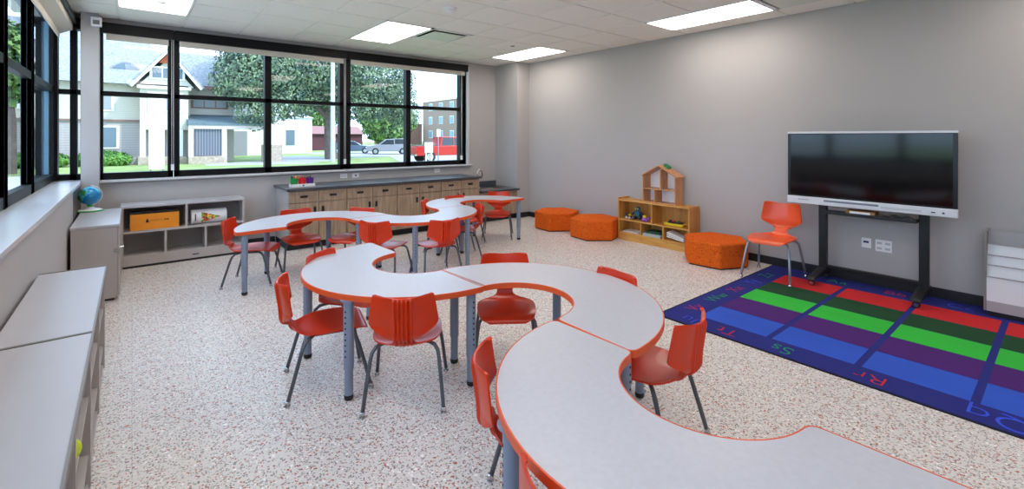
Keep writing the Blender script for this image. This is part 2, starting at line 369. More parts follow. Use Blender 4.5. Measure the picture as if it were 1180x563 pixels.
# ------------------------------------------------------------------ chairs
PROF=[(.236,.345,.12,0),(.232,.366,.160,0),(.20,.384,.186,0),(.12,.388,.203,.3),(.03,.383,.208,.7),(-.06,.376,.203,1),(-.13,.372,.172,1),(-.175,.377,.112,.8),(-.203,.396,.070,.4),
      (-.213,.418,.060,.2),(-.222,.438,.062,.2),(-.256,.446,.075,.3),(-.266,.466,.125,.6),(-.268,.492,.170,.9),(-.270,.518,.192,1),(-.274,.548,.195,1),(-.282,.60,.187,1),(-.290,.66,.177,1),(-.294,.69,.170,1),(-.295,.70,.160,1)]
def crom(p0,p1,p2,p3,t):
    return tuple(.5*((2*b)+(-a+c)*t+(2*a-5*b+4*c-d)*t*t+(-a+3*b-3*c+d)*t**3) for a,b,c,d in zip(p0,p1,p2,p3))
def shell():
    rows=[]; n=len(PROF)
    for i in range(n-1):
        for k in range(3): rows.append(crom(PROF[max(i-1,0)],PROF[i],PROF[i+1],PROF[min(i+2,n-1)],k/3))
    rows.append(PROF[-1]); m=len(rows); NC=65; NW=10
    def pos(i,u):
        y,z,w,c=rows[i]; f=i/(m-1); ce=min(.056,.8*w); k=(u+1)/2*(NC-1)
        if k<=NW: x=-w+(w-ce)*k/NW
        elif k>=NC-1-NW: x=w-(w-ce)*(NC-1-k)/NW
        else: x=-ce+2*ce*(k-NW)/(NC-1-2*NW)
        u=x/w
        back=min(1,max(0,(z-.42)/.1)) if i>m*.5 else 0
        seat=1-back
        yy=y+back*c*.060*u*u; zz=z+seat*c*.016*u*u-(1-u*u)*.012*max(0,(f-.85)/.15)*back-(1-abs(u))*.022*max(0,1-abs(f-.66)/.14)*back
        return Vector((x,yy,zz))
    P=[[pos(i,-1+2*j/(NC-1)) for j in range(NC)] for i in range(m)]
    bm=bmesh.new(); top=[];bot=[]
    for i in range(m):
        a=[];c=[]
        for j in range(NC):
            di=P[min(i+1,m-1)][j]-P[max(i-1,0)][j]; dj=P[i][min(j+1,NC-1)]-P[i][max(j-1,0)]
            nn=dj.cross(di).normalized()   # points away from the sitter? fixed below
            if nn.dot(Vector((0,-.6,-.8)))<0: nn=-nn
            th=.009; ax=abs(P[i][j].x); f=i/(m-1)
            if ax<.0562 and .36<f<.97: th+=.013*(.5+.5*math.cos(2*PI*P[i][j].x/.0225))**.7*min(1,(f-.36)/.08)*min(1,(.97-f)/.05)*min(1,(.056-ax)/.006)
            a.append(bm.verts.new(P[i][j])); c.append(bm.verts.new(P[i][j]+nn*th))
        top.append(a);bot.append(c)
    def F(*v):
        f=bm.faces.new(v); f.smooth=True
    for i in range(m-1):
        for j in range(NC-1):
            F(top[i][j],top[i][j+1],top[i+1][j+1],top[i+1][j]); F(bot[i][j],bot[i+1][j],bot[i+1][j+1],bot[i][j+1])
    for i in range(m-1):
        F(top[i][0],top[i+1][0],bot[i+1][0],bot[i][0]); F(top[i][-1],bot[i][-1],bot[i+1][-1],top[i+1][-1])
    for j in range(NC-1):
        F(top[0][j],bot[0][j],bot[0][j+1],top[0][j+1]); F(top[-1][j],top[-1][j+1],bot[-1][j+1],bot[-1][j])
    bmesh.ops.recalc_face_normals(bm,faces=bm.faces)
    for e in bm.edges:
        if len(e.link_faces)==2 and e.calc_face_angle(0)>R(50): e.smooth=False
    return bm
def make_chair(label,seatmat,group=None,lm=None):
    lm=lm or STEELD
    t=thing('school_chair',label,'chair',(0,0,0),0,group)
    b=B(); b.bm.free(); b.bm=shell(); b.build('seat_shell',seatmat,t,recalc=False)
    B().box(-.10,.10,-.07,.07,.350,.358).box(-.115,-.09,-.085,.09,.342,.364).box(.09,.115,-.085,.09,.342,.364).build('mounting_plate',STEELD,t)
    for sx in (-1,1):
        for sy in (-1,1):
            key=[(.23,-.24 if sy<0 else .24,.018),(.215,-.20 if sy<0 else .205,.16),(.200,-.165 if sy<0 else .170,.285),(.192,-.150 if sy<0 else .155,.325),(.172,-.128 if sy<0 else .133,.350),(.14,-.10 if sy<0 else .105,.355),(.09,-.07 if sy<0 else .075,.355)]
            l=B().tube([(sx*x,y,z) for x,y,z in key],.0115,10).build('leg',lm,t,recalc=False)
            B().lathe([(.010,.034),(.014,.03),(.014,.018),(.019,.008),(.016,.0)],(sx*.23,sy*.2415,0),12).build('glide',CHROME,l)
    return t
G1='orange red school chairs around the wavy tables'
chairs=[
(1.00,3.14,347,'orange red chair seen side-on at the left end of the middle curved table, facing right'),
(1.34,2.66,57,'orange red chair with ribbed back to the camera, near side of the middle curved table'),
(1.29,3.56,307,'orange red chair tucked behind the left middle table, only its tilted back edge showing'),
(2.22,4.97,39,'orange red chair with ribbed back to the camera where the two far left tables meet'),
(2.71,4.67,82,'orange red chair with back to the camera at the far middle table'),
(1.04,5.78,333,'orange red chair at the left end of the far row, by the open shelf'),
(1.58,5.97,268,'orange red chair facing the camera behind the far left table'),
(2.09,5.65,218,'orange red chair tucked behind the far left table, second along the cabinets'),
(3.40,5.21,157,'orange red chair seen edge-on at the right of the far middle table'),
(3.46,5.78,325,'orange red chair seen edge-on in the hollow left of the last far table'),
(3.88,5.88,272,'orange red chair behind the last far table, only its top edge showing'),
(4.56,5.91,229,'orange red chair facing the camera under the last far table, nearest the sink'),
(2.09,2.61,234,'orange red chair facing the camera in the hollow of the table right of middle'),
(2.27,1.975,174,'orange red chair at the right of the middle table, only its top edge showing'),
(2.14,1.47,97,'orange red chair nearest the blue rug, tucked in where two near tables meet'),
(1.335,1.40,321,'orange red chair on the left side of the nearest table, seen from behind its edge'),
(1.10,.835,0,'orange red chair at the bottom of the picture, mostly cut off beside the nearest table'),
]
proto=None
for x,y,a,lab in chairs:
    if proto is None: proto=make_chair(lab,RED,G1); o=proto
    else: o=dup(proto)
    place(o,(x,y,0),R(a-90),lab,G1)
o=make_chair('bright orange larger chair standing alone on the rug beside the black screen stand',ORCH,None,STEELR)
o.location=(5.67,2.19,.009); o.rotation_euler=(0,0,R(183-90)); o.scale=(1.09,1.12,1.17)

# ------------------------------------------------------------------ wavy tables
def halfring(ro,ri,n=40,rc=.035):
    """outline of a half ring opening towards +x, ends at x=0"""
    pts=[]
    def corner(cx,cy,a0,a1):
        for k in range(5): a=a0+(a1-a0)*k/4; pts.append((cx+rc*math.cos(a),cy+rc*math.sin(a)))
    corner(-rc*.9,-ro+rc*1.02,-PI/2,0)          # outer corner low
    corner(-rc,-ri-rc,0,PI/2)                    # inner corner low
    ri2=ri
    for k in range(1,n): a=-PI/2-PI*k/n; pts.append((ri2*math.cos(a)-.0,ri2*math.sin(a)))
    corner(-rc,ri+rc,-PI/2,0)
    corner(-rc*.9,ro-rc*1.02,0,PI/2)
    for k in range(1,n): a=PI/2+PI*k/n; pts.append((ro*math.cos(a),ro*math.sin(a)))
    return pts
def offset(poly,d):
    out=[]; n=len(poly)
    for i in range(n):
        a=Vector(poly[i-1]); b=Vector(poly[(i+1)%n]); t=(b-a)
        if t.length<1e-9: out.append(poly[i]); continue
        t.normalize(); out.append((poly[i][0]+t.y*d,poly[i][1]-t.x*d))
    return out
def make_table(label):
    t=thing('wavy_table',label,'table',(0,0,0),0,'half ring tables joined in wavy rows')
    po=halfring(.82,.34)
    B().prism(po,.618,.650).build('tabletop',LAMI,t)
    o=offset(po,.005); b=B(); n=len(po)
    lo=[b.bm.verts.new((p[0],p[1],.616)) for p in o]; hi=[b.bm.verts.new((p[0],p[1],.6495)) for p in o]
    li=[b.bm.verts.new((p[0],p[1],.616)) for p in offset(po,-.003)]; hi2=[b.bm.verts.new((p[0],p[1],.6508)) for p in offset(po,-.0012)]
    hm=[b.bm.verts.new((p[0],p[1],.6508)) for p in offset(po,.0035)]
    for i in range(n):
        j=(i+1)%n
        b._f([lo[i],lo[j],hi[j],hi[i]],True); b._f([hi[i],hi[j],hm[j],hm[i]],True); b._f([hm[i],hm[j],hi2[j],hi2[i]]); b._f([lo[j],lo[i],li[i],li[j]]); b._f([li[i],hi2[i],hi2[j],li[j]])
    b.build('edge_band',ORNG,t)
    for (lx,ly) in ((-.05,-.735),(-.05,.735),(-.70,-.36),(-.70,.36)):
        b=B(); b.lathe([(.031,.19),(.031,.60),(.05,.606),(.05,.616)],(lx,ly,0),20)
        b.mi=1
        d=Vector((lx,ly)).normalized()
        for k in range(9):
            z=.27+k*.034; c=Vector((lx+d.x*.0305,ly+d.y*.0305,z)); s=Vector((-d.y,d.x,0))*.0048
            b.box(-.0048,.0048,-.0015,.0015,-.0048,.0048,Matrix.Translation(c)@Matrix.Rotation(math.atan2(d.y,d.x)-PI/2,4,'Z'))
        l=b.build('leg',[STEEL,HOLE],t,label='blue grey steel leg with a row of height holes')
        B().lathe([(.026,.20),(.026,.03)],(lx,ly,0),20).build('inner_tube',STEELD if 0 else STEEL,l)
        B().lathe([(.027,.032),(.029,.02),(.026,.004),(.02,.0)],(lx,ly,0),16).build('foot_glide',DARK,l)
    return t
tabs=[(1.705,3.215,3,'grey half ring table with orange edge, left one of the near row of three'),
(1.72,2.065,180,'half ring table in the middle of the near row, bulging towards the colourful rug'),
(1.725,.90,2,'nearest half ring table, cut off by the bottom edge of the picture'),
(1.62,5.34,-87,'half ring table at the far left beside the grey open shelf'),
(2.785,5.40,92,'middle half ring table of the far row, bulging towards the camera'),
(3.945,5.455,-88,'last half ring table of the far row, in front of the sink')]
tp=None
for x,y,a,lab in tabs:
    if tp is None: tp=make_table(lab); o=tp
    else: o=dup(tp)
    place(o,(x,y,0),R(a),lab)

# ------------------------------------------------------------------ grey storage along the low window wall
def storage(y0,y1,label,g):
    t=thing('storage_shelf',label,'storage shelf',(-.30,(y0+y1)/2,0),0,g); h=(y1-y0)/2; xa,xb=-.15,.165
    B().box(xa,xb,-h,h,.715,.74).build('top_panel',GREYT,t,bevel=.003)
    e=B(); e.box(xb-.001,xb+.006,-h-.004,h+.004,.712,.743); e.box(xa,xb+.006,-h-.008,-h,.712,.744); e.box(xa,xb+.006,h,h+.008,.712,.744); e.build('edge_trim',GREYE,t)
    for yy in (-h,-.01,h-.02): B().box(xa,xb-.005,yy,yy+.02,.07,.715).build('side_panel',GREYL,t)
    B().box(xa,xa+.012,-h+.02,h-.02,.07,.715).build('back_panel',GREYI,t)
    for z in (.07,.20,.45):
        for a,c in ((-h+.02,-.01),(.01,h-.02)): B().box(xa+.012,xb-.012,a,c,z,z+.02).build('shelf',GREYL,t)
    for x in (xa+.05,xb-.05):
        for yy in (-h+.08,h-.08):
            c=B().box(x-.018,x+.018,yy-.02,yy+.02,.045,.07).build('caster',DARK,t); B().lathe([(.028,-.012),(.03,0),(.028,.012)],(x,yy,.03),16,'x').build('wheel',GREYE,c)
    return t
G2='low grey storage shelves under the left windows'
storage(2.765,4.11,'low grey rolling storage shelf under the left windows, the farther of two',G2)
storage(1.36,2.75,'low grey rolling storage shelf nearest the camera with a yellow ball inside',G2)
o=B().ball((0,0,0),.04).build('small_ball',mat('yellow_green_rubber',srgb(206,226,52),.5)); o.location=(-.175,2.22,.5105); tag(o,'small yellow green ball on the shelf of the nearest storage unit','ball')
# closed cabinet with the globe
t=thing('storage_cabinet','grey closed cabinet in the window corner with a globe on top','cabinet',(-.285,6.62,0))
B().box(-.16,.175,-.65,.65,.03,.725).build('body',GREYL,t,bevel=.003)
B().box(-.165,.19,-.66,.66,.725,.75).build('top_panel',GREYT,t,bevel=.003)
B().box(-.14,.15,-.6,.6,0,.03).build('plinth',DARK,t)
for s in (-1,1):
    d=B().box(.177,.192,-.002 if s>0 else -.645,.645 if s>0 else -.006,.05,.72).build('door',GREYL,t,bevel=.002)
    if s<0: B().lathe([(.0,-.0),(.012,.0),(.012,.02),(.016,.024),(.016,.03)],(.192,-.56,.50),12,'x').build('lock',CHROME,d)
h=B().tube([(.165,-.652,.50),(.165,-.69,.50)],.006,8); h.box(.15,.192,-.70,-.685,.485,.515); h.build('latch',CHROME,t)
# globe
SEA=speckle('globe_map',srgb(40,140,190),[(14,.62,.6,(srgb(60,150,70),srgb(130,180,80)))],rough=.25)
m,nt,p=base('globe_sea_and_land'); tc=nt.nodes.new('ShaderNodeTexCoord'); n=nt.nodes.new('ShaderNodeTexNoise'); n.inputs['Scale'].default_value=9; n.inputs['Detail'].default_value=4
cr=nt.nodes.new('ShaderNodeValToRGB'); cr.color_ramp.interpolation='CONSTANT'; e=cr.color_ramp.elements; e[0].color=srgb(24,130,190); e[1].position=.58; e[1].color=srgb(60,150,70); q=e.new(.50); q.color=srgb(70,180,215)
nt.links.new(tc.outputs['Object'],n.inputs['Vector']); nt.links.new(n.outputs['Fac'],cr.inputs[0]); nt.links.new(cr.outputs[0],p.inputs['Base Color']); p.inputs['Roughness'].default_value=.2
GLB=m
GREEN=mat('green_plastic',srgb(50,160,70),.4)
t=thing('globe','small blue and green globe on a white base with a green rim','globe',(-.375,7.20,.751),R(20))
B().lathe([(.125,0),(.128,.006),(.12,.014)],(0,0,0),32).build('base_rim',GREEN,t)
B().lathe([(.116,.012),(.10,.02),(.05,.034),(.03,.05)],(0,0,0),32).build('base',WHITE,t)
B().lathe([(.028,.045),(.02,.06),(.03,.085)],(0,0,0),20).build('neck',GREEN,t)
B().ball((0,0,.178),.102,sub=4).build('sphere',GLB,t)
B().tube([(.115*math.cos(a)*.35,-.115*math.sin(R(20))*0+.115*math.cos(a)*.0-.0,.178+.115*math.sin(a)) if 0 else (.113*math.cos(a),0,.178+.113*math.sin(a)) for a in [R(-80+k*15) for k in range(12)]],.004,8).build('meridian_arm',WHITE,t)
# open shelf on back wall
t=thing('open_shelf','low grey open shelf unit with five compartments under the long window','shelf',(.55,7.48,0))
w=.655; d=.19
B().box(-w,w,-d,d,.735,.765).build('top_panel',GREYT,t,bevel=.003)
B().box(-w,-w+.025,-d,d,.03,.735).build('side_panel',GREYL,t); B().box(w-.025,w,-d,d,.03,.735).build('side_panel',GREYL,t)
B().box(-w+.025,w-.025,d-.015,d,.03,.735).build('back_panel',GREYI,t)
B().box(-w+.025,w-.025,-d,d-.015,.425,.45).build('shelf',GREYL,t); B().box(-w+.025,w-.025,-d,d-.015,.125,.15).build('shelf',GREYL,t)
B().box(-.015,.01,-d+.003,d-.015,.45,.735).build('divider',GREYL,t)
for x in (-.22,.205): B().box(x-.012,x+.012,-d+.003,d-.015,.15,.425).build('divider',GREYL,t)
B().box(-w+.025,w-.025,-d+.004,-d+.02,.03,.125).build('kick_board',GREYL,t)
B().box(.06,.13,-d,-d+.004,.072,.084).build('name_plate',DARK,t)
B().box(-w+.02,w-.02,-d+.02,d-.02,0,.03).build('plinth',DARK,t)
# orange box
OBX=mat('orange_cardboard',srgb(238,146,30),.5,noise=(6,.03))
t=thing('orange_box','long orange cardboard box with black lettering and a small figure emblem','box',(.225,7.41,.451),R(1))
B().box(-.245,.245,-.075,.075,0,.195).build('carton',OBX,t,bevel=.002)
B().box(-.235,.235,-.065,.085,.196,.225).build('lid',DARK,t,bevel=.002)
text_mesh('lettering','MAGNETIC',.026,mat('grey_print',srgb(140,90,60),.6),axes((.01,-.0755,.108),(1,0,0),(0,0,1)),t,.0003)
text_mesh('lettering','PIPE',.028,DARK,axes((.115,-.0755,.108),(1,0,0),(0,0,1)),t,.0003,bold=.0008)
e=B(); e.prism([(-.098,.088),(-.058,.088),(-.058,.094),(-.064,.097),(-.066,.118),(-.090,.118),(-.092,.097),(-.098,.094)],-.0762,-.0750,'y'); e.lathe([(.009,-.0762),(.009,-.075)],(-.078,0,.124),12,'y'); e.build('emblem',DARK,t)
# cylinder container
m,nt,p=base('printed_wrapper'); tc=nt.nodes.new('ShaderNodeTexCoord'); sx=nt.nodes.new('ShaderNodeSeparateXYZ'); nt.links.new(tc.outputs['Object'],sx.inputs[0])
v=nt.nodes.new('ShaderNodeTexVoronoi'); v.inputs['Scale'].default_value=42; nt.links.new(tc.outputs['Object'],v.inputs['Vector'])
cr=nt.nodes.new('ShaderNodeValToRGB'); cr.color_ramp.interpolation='CONSTANT'; sp=nt.nodes.new('ShaderNodeSeparateColor'); nt.links.new(v.outputs['Color'],sp.inputs[0]); nt.links.new(sp.outputs[0],cr.inputs[0])
els=cr.color_ramp.elements; els[0].color=srgb(206,84,30); els[1].position=.8; els[1].color=srgb(110,160,70)
for pz,cc in ((.2,srgb(230,190,50)),(.4,srgb(120,40,40)),(.55,srgb(225,220,215)),(.7,srgb(214,120,40))): q=els.new(pz); q.color=cc
# patterned patch tapers to the right: |z-zc| < k*(x1-x)
az=nt.nodes.new('ShaderNodeMath'); az.operation='SUBTRACT'; az.inputs[1].default_value=.088; nt.links.new(sx.outputs[2],az.inputs[0])
ab=nt.nodes.new('ShaderNodeMath'); ab.operation='ABSOLUTE'; nt.links.new(az.outputs[0],ab.inputs[0])
mr=nt.nodes.new('ShaderNodeMapRange'); mr.inputs[1].default_value=-.10; mr.inputs[2].default_value=.13; mr.inputs[3].default_value=.075; mr.inputs[4].default_value=.0; nt.links.new(sx.outputs[0],mr.inputs[0])
lt=nt.nodes.new('ShaderNodeMath'); lt.operation='LESS_THAN'; nt.links.new(ab.outputs[0],lt.inputs[0]); nt.links.new(mr.outputs[0],lt.inputs[1])
gt=nt.nodes.new('ShaderNodeMath'); gt.operation='GREATER_THAN'; gt.inputs[1].default_value=-.09; nt.links.new(sx.outputs[0],gt.inputs[0])
mu=nt.nodes.new('ShaderNodeMath'); mu.operation='MULTIPLY'; nt.links.new(lt.outputs[0],mu.inputs[0]); nt.links.new(gt.outputs[0],mu.inputs[1])
mx=nt.nodes.new('ShaderNodeMix'); mx.data_type='RGBA'; mx.inputs[6].default_value=srgb(226,226,230); nt.links.new(mu.outputs[0],mx.inputs[0]); nt.links.new(cr.outputs[0],mx.inputs[7]); nt.links.new(mx.outputs[2],p.inputs['Base Color']); p.inputs['Roughness'].default_value=.35
t=thing('cardboard_tube','white round container lying on its side with a colourful printed pattern','container',(.80,7.42,.451),R(1))
B().lathe([(.092,-.18),(.092,.18)],(0,0,.093),32,'x').build('wrapper',m,t)
B().lathe([(.088,.18),(.093,.182),(.093,.195),(.085,.2)],(0,0,.093),32,'x').build('lid',WHITE,t); B().lathe([(.085,-.2),(.093,-.195),(.093,-.182),(.088,-.18)],(0,0,.093),32,'x').build('end_cap',WHITE,t)
B().box(-.162,-.150,-.094,-.090,.05,.14).build('print_strip',DARK,t)

# ------------------------------------------------------------------ base cabinets and counters
YC=6.97
for k in range(4):
    x0=1.69+k*.816; lab=['first wood base cabinet from the left, under the marker caddy','second wood base cabinet from the left','third wood base cabinet from the left','fourth wood base cabinet, beside the sink'][k]
    t=thing('base_cabinet',lab,'cabinet',(x0+.408,YC,0),0,'wood base cabinets under the long counter')
    B().box(-.407,.407,.02,.74,.1,.842).build('body',GREYL if k==0 else CABW,t)
    B().box(-.407,.407,.08,.74,0,.1).build('toe_kick',BLACKB,t)
    for s in (-1,1):
        a,c=(-.402,-.004) if s<0 else (.004,.402)
        dr=B().box(a,c,-.0,.018,.672,.832).build('drawer',CABW,t,bevel=.002)
        cx=(a+c)/2
        B().box(cx-.05,cx+.05,-.008,.0,.738,.770).build('pull',DARK,dr,bevel=.002)
        dd=B().box(a,c,-.0,.018,.108,.662).build('door',CABW,t,bevel=.002)
        hx=-.055 if s<0 else .055
        B().box(hx-.017,hx+.017,-.008,.0,.515,.60).build('pull',DARK,dd,bevel=.002)
o=B().box(1.66,4.985,6.93,7.73,.845,.88).build('countertop',CTOP,bevel=.004); tag(o,'long dark slate counter on the wood cabinets under the window','countertop')
# left gable of the run is light grey; lower sink section
t=thing('sink_cabinet','lower wood cabinet in the corner beside the wall column, under the sink','cabinet',(5.43,7.0,0))
B().box(-.46,.455,.02,.71,.1,.56).build('body',CABW,t); B().box(-.46,.455,.08,.71,0,.1).build('toe_kick',BLACKB,t)
for s in (-1,1):
    a,c=(-.455,-.003) if s<0 else (.003,.45)
    dd=B().box(a,c,0,.018,.108,.555).build('door',CABW,t,bevel=.002); B().box((-.05 if s<0 else .03),(-.03 if s<0 else .05),-.006,0,.40,.49).build('pull',DARK,dd)
t=thing('sink_counter','dark lower counter with a sink and gooseneck tap in the corner','counter',(5.44,7.35,.56))
b=B()
for q in ((-.445,.455,-.42,-.24),(-.445,.455,.16,.37),(-.445,-.22,-.24,.16),(.22,.455,-.24,.16)): b.box(*q,.003,.04)
b.build('counter_slab',CTOP)
bpy.data.objects[-1] if 0 else None
cs=[o for o in COL.objects if o.name.startswith('counter_slab')][0]; cs.parent=t
B().box(-.445,.455,.35,.37,.04,.14).build('backsplash',CTOP,t,bevel=.002)
b=B()
for q in ((-.215,.215,-.235,-.225,-.13,.03),(-.215,.215,.145,.155,-.13,.03),(-.215,-.205,-.235,.155,-.13,.03),(.205,.215,-.235,.155,-.13,.03),(-.215,.215,-.235,.155,-.14,-.13)): b.box(*q)
b.build('sink_basin',CHROME,t)
f=B().tube([(-.27,.0,.04),(-.27,.0,.34)]+[(-.27+.06*(1-math.cos(a)),.0,.34+.06*math.sin(a)) for a in [R(k*20) for k in range(1,10)]]+[(-.15,.0,.28)],.012,10).build('tap',CHROME,t)
B().lathe([(.028,.04),(.026,.05),(.014,.06)],(-.27,.0,0),16).build('tap_base',CHROME,f); B().tube([(-.28,.0,.10),(-.32,-.04,.13)],.006,8).build('tap_lever',CHROME,f)
t=thing('soap_dish','small cream soap dish on the sink counter','soap dish',(5.28,7.28,.6005)); B().lathe([(.04,0),(.055,.012),(.06,.03),(.056,.03),(.045,.012)],(0,-.0,0),20).build('dish',mat('cream_ceramic',srgb(214,206,180),.4),t); t.location=(5.13,7.28,.6005)
# marker caddy
t=thing('caddy_tray','white tray holding three coloured cups on the counter','tray',(1.92,7.16,.8805))
b=B(); b.box(-.165,.165,-.07,.07,0,.01)
for q in ((-.165,.165,-.07,-.062),(-.165,.165,.062,.07),(-.165,-.157,-.07,.07),(.157,.165,-.07,.07)): b.box(*q,.01,.045)
b.build('tray_body',WHITE,t,bevel=.003); B().lathe([(.012,-.071),(.012,-.0695)],(.0-.0,0,.022),12,'y').build('label_dot',DARK,t)
cups=[('green marker cup at the left of the white tray',srgb(20,140,60),-.11),('red marker cup in the middle of the white tray',srgb(226,24,30),0),('purple marker cup at the right of the white tray',srgb(92,32,140),.108)]
tips=[(232,110,40),(40,40,44),(210,40,50),(240,190,90),(30,110,60)]
for k,(lab,c,dx) in enumerate(cups):
    cm=mat('cup_plastic_%d'%k,c,.4)
    t2=thing('marker_cup',lab,'cup',(1.92+dx,7.16,.892),0)
    b=B(); b.lathe([(.046,0),(.053,.115),(.047,.115),(.041,.01),(.001,.01)],(0,0,0),20); b.build('cup_body',cm,t2)
    for q in range(5 if k<2 else 3):
        a=q*2*PI/5+k; r=.022
        col=[tips[(q+k)%5],(240,240,240) if k==2 else (245,150,60)][q%2]
        o=thing('marker','marker pen standing in the %s cup'%['green','red','purple'][k],'marker',(1.92+dx+r*math.cos(a),7.16+r*math.sin(a),.903),0,'marker pens in the %s cup'%['green','red','purple'][k])
        o.rotation_euler=(R(7)*math.sin(a)*-1,R(7)*math.cos(a),0)
        B().tube([(0,0,0),(0,0,.10)],.008,8).build('barrel',WHITE if q%2 else mat('marker_barrel',srgb(*col),.4),o)
        B().tube([(0,0,.10),(0,0,.14)],.009,8,.007).build('cap',mat('marker_cap',srgb(*tips[(q*2+k)%5]),.4),o)
# outlets
def outlet(name,label,cat,loc,rz,w=.115,h=.075,kind=0):
    t=thing(name,label,cat,loc,rz)
    B().box(-w/2,w/2,-.007,-.0005,-h/2,h/2).build('cover_plate',WHITE,t,bevel=.002)
    if kind==0:
        b=B()
        for sx in (-.025,.025): b.box(sx-.018,sx+.018,-.009,-.007,-.018,.018)
        b.build('socket',mat('socket_white',srgb(214,216,218),.4),t)
    elif kind==1: B().box(-.012,.012,-.010,-.007,-.014,.014).build('port',DARK,t)
    elif kind==2: B().box(-.026,.022,-.010,-.007,.0,.022).build('port',mat('blue_port',srgb(30,50,120),.4),t)
    else:
        sm=mat('socket_grey',srgb(190,192,198),.4)
        for sx in (-.035,.035):
            for sz in (-.028,.028): B().box(sx-.022,sx+.022,-.009,-.007,sz-.012,sz+.012).build('socket',sm,t)
outlet('wall_outlet','left double outlet plate just above the slate counter','outlet',(2.725,YB,.955),0)
outlet('network_outlet','outlet plate with a dark port above the slate counter','outlet',(2.925,YB,.955),0,kind=1)
outlet('wall_outlet','single outlet plate above the right half of the counter','outlet',(4.50,YB,.965),0)
outlet('network_outlet','small wall plate with a blue port under the big screen','outlet',(XR,1.45,.445),R(-90),.085,.105,2)
outlet('wall_outlet','square four gang outlet plate under the big screen','outlet',(XR,1.30,.435),R(-90),.14,.125,3)

# ------------------------------------------------------------------ ottomans
def ottoman(c,a0,label,rr=.40):
    t=thing('hexagonal_ottoman',label,'ottoman',(c[0],c[1],0),a0,'orange speckled hexagonal ottomans')
    hexa=[(rr*math.cos(k*PI/3),rr*math.sin(k*PI/3)) for k in range(6)]
    B().prism(hexa,.012,.31).build('cushion',FABRIC,t,bevel=.022,seg=4)
    B().prism([(x*.95,y*.95) for x,y in hexa],0,.014).build('base',DARK,t)
A=(5.43,5.14);Bq=(5.48,4.77)
ottoman((5.77,4.915),math.atan2(4.77-4.89,5.46-5.77),'orange hexagonal ottoman right beside the wooden shelf, the middle one',.405)
ottoman((5.80,5.81),math.atan2(5.66-5.81,5.46-5.80),'orange hexagonal ottoman farthest away, near the wall column',.395)
ottoman((5.79,2.935),math.atan2(2.71-2.935,5.47-5.79),'nearest orange hexagonal ottoman between the wooden shelf and the orange chair',.405)

# ------------------------------------------------------------------ wooden cubby shelf, dollhouse and toys
t=thing('wooden_shelf','honey coloured wooden shelf with five cubbies against the right wall','shelf',(5.93,3.975,0))
h=.605
B().box(0,.275,-h,-h+.02,0,.63).build('side_panel',MAPLED,t,bevel=.002); B().box(0,.275,h-.02,h,0,.655).build('side_panel',MAPLED,t,bevel=.002)
B().box(0,.275,-h+.02,h-.02,.605,.625).build('top_panel',MAPLE,t); B().box(.262,.275,-h+.02,h-.02,.1,.605).build('back_panel',MAPLED,t)
B().box(.005,.262,-h+.02,h-.02,.305,.323).build('shelf',MAPLE,t); B().box(.005,.262,-h+.02,h-.02,.105,.123).build('shelf',MAPLE,t)
B().box(.005,.262,-.009,.009,.323,.605).build('divider',MAPLED,t)
for yy in (.19,-.19): B().box(.005,.262,yy-.009,yy+.009,.123,.305).build('divider',MAPLED,t)
B().box(.004,.02,-h+.02,h-.02,0,.105).build('kick_board',MAPLE,t)
t=thing('dollhouse','open wooden dollhouse with a pitched roof standing on the wooden shelf','dollhouse',(5.97,3.88,.626))
WB=mat('white_board',srgb(244,244,246),.6)
hh=.275
B().box(0,.2,-hh,-hh+.014,0,.405).build('side_wall',PINE,t); B().box(0,.2,hh-.014,hh,0,.405).build('side_wall',PINE,t)
B().box(0,.2,-hh+.014,hh-.014,0,.014).build('floor_board',PINE,t); B().box(0,.19,-hh+.014,hh-.014,.20,.213).build('floor_board',PINE,t)
B().box(0,.19,-.035,-.023,.213,.50).build('partition',PINE,t); B().box(0,.19,.06,.072,.014,.20).build('partition',PINE,t)
B().prism([(-hh+.014,.014),(hh-.014,.014),(hh-.014,.405),(0,.545),(-hh+.014,.405)],.19,.2,'x').build('back_board',WB,t)
for s in (-1,1):
    B().prism([(0,.549),(s*(hh+.02),.392),(s*(hh+.02),.406),(0,.565)],-.012,.212,'x').build('roof_panel',PINE,t)
TG=mat('toy_green',srgb(20,130,70),.5)
t=thing('toy_block','small green toy block lying on the dollhouse roof','toy block',(6.08,3.80,1.165)); b=B().box(-.03,.03,-.05,.05,0,.035); b.lathe([(.01,.035),(.01,.045)],(0,.025,0),10); b.lathe([(.01,.035),(.01,.045)],(0,-.025,0),10); b.build('block',TG,t,bevel=.003); t.rotation_euler=(R(29),0,0); t.location=(6.08,3.81,1.156)
# toys in the cubbies
TEAL=mat('toy_teal',srgb(20,100,120),.4); YEL=mat('toy_yellow',srgb(232,206,30),.4); PUR=mat('toy_purple',srgb(150,90,190),.4); NAVY=mat('toy_navy',srgb(24,36,60),.4)
t=thing('toy_robot','dark teal toy robot with round head standing in the upper left cubby','toy robot',(6.06,4.30,.324),R(-90))
B().box(-.045,.045,-.03,.03,.05,.13).build('body',TEAL,t,bevel=.01); B().ball((0,0,.165),.038,(1.2,.9,.9)).build('head',TEAL,t)
for s in (-1,1):
    B().tube([(s*.05,0,.12),(s*.085,-.01,.085),(s*.10,-.03,.07)],.014,8).build('arm',NAVY,t); B().lathe([(.028,-.016),(.03,0),(.028,.016)],(s*.045,0,.03),16,'x').build('wheel',NAVY,t)
    B().ball((s*.018,-.032,.172),.010,sub=2).build('eye',YEL,t)
t=thing('toy_truck','small blue and yellow toy truck left of the toy robot','toy truck',(6.05,4.46,.324),R(-90))
B().box(-.05,.05,-.025,.025,.02,.045).box(-.05,-.01,-.022,.022,.045,.085).build('body',NAVY,t,bevel=.005)
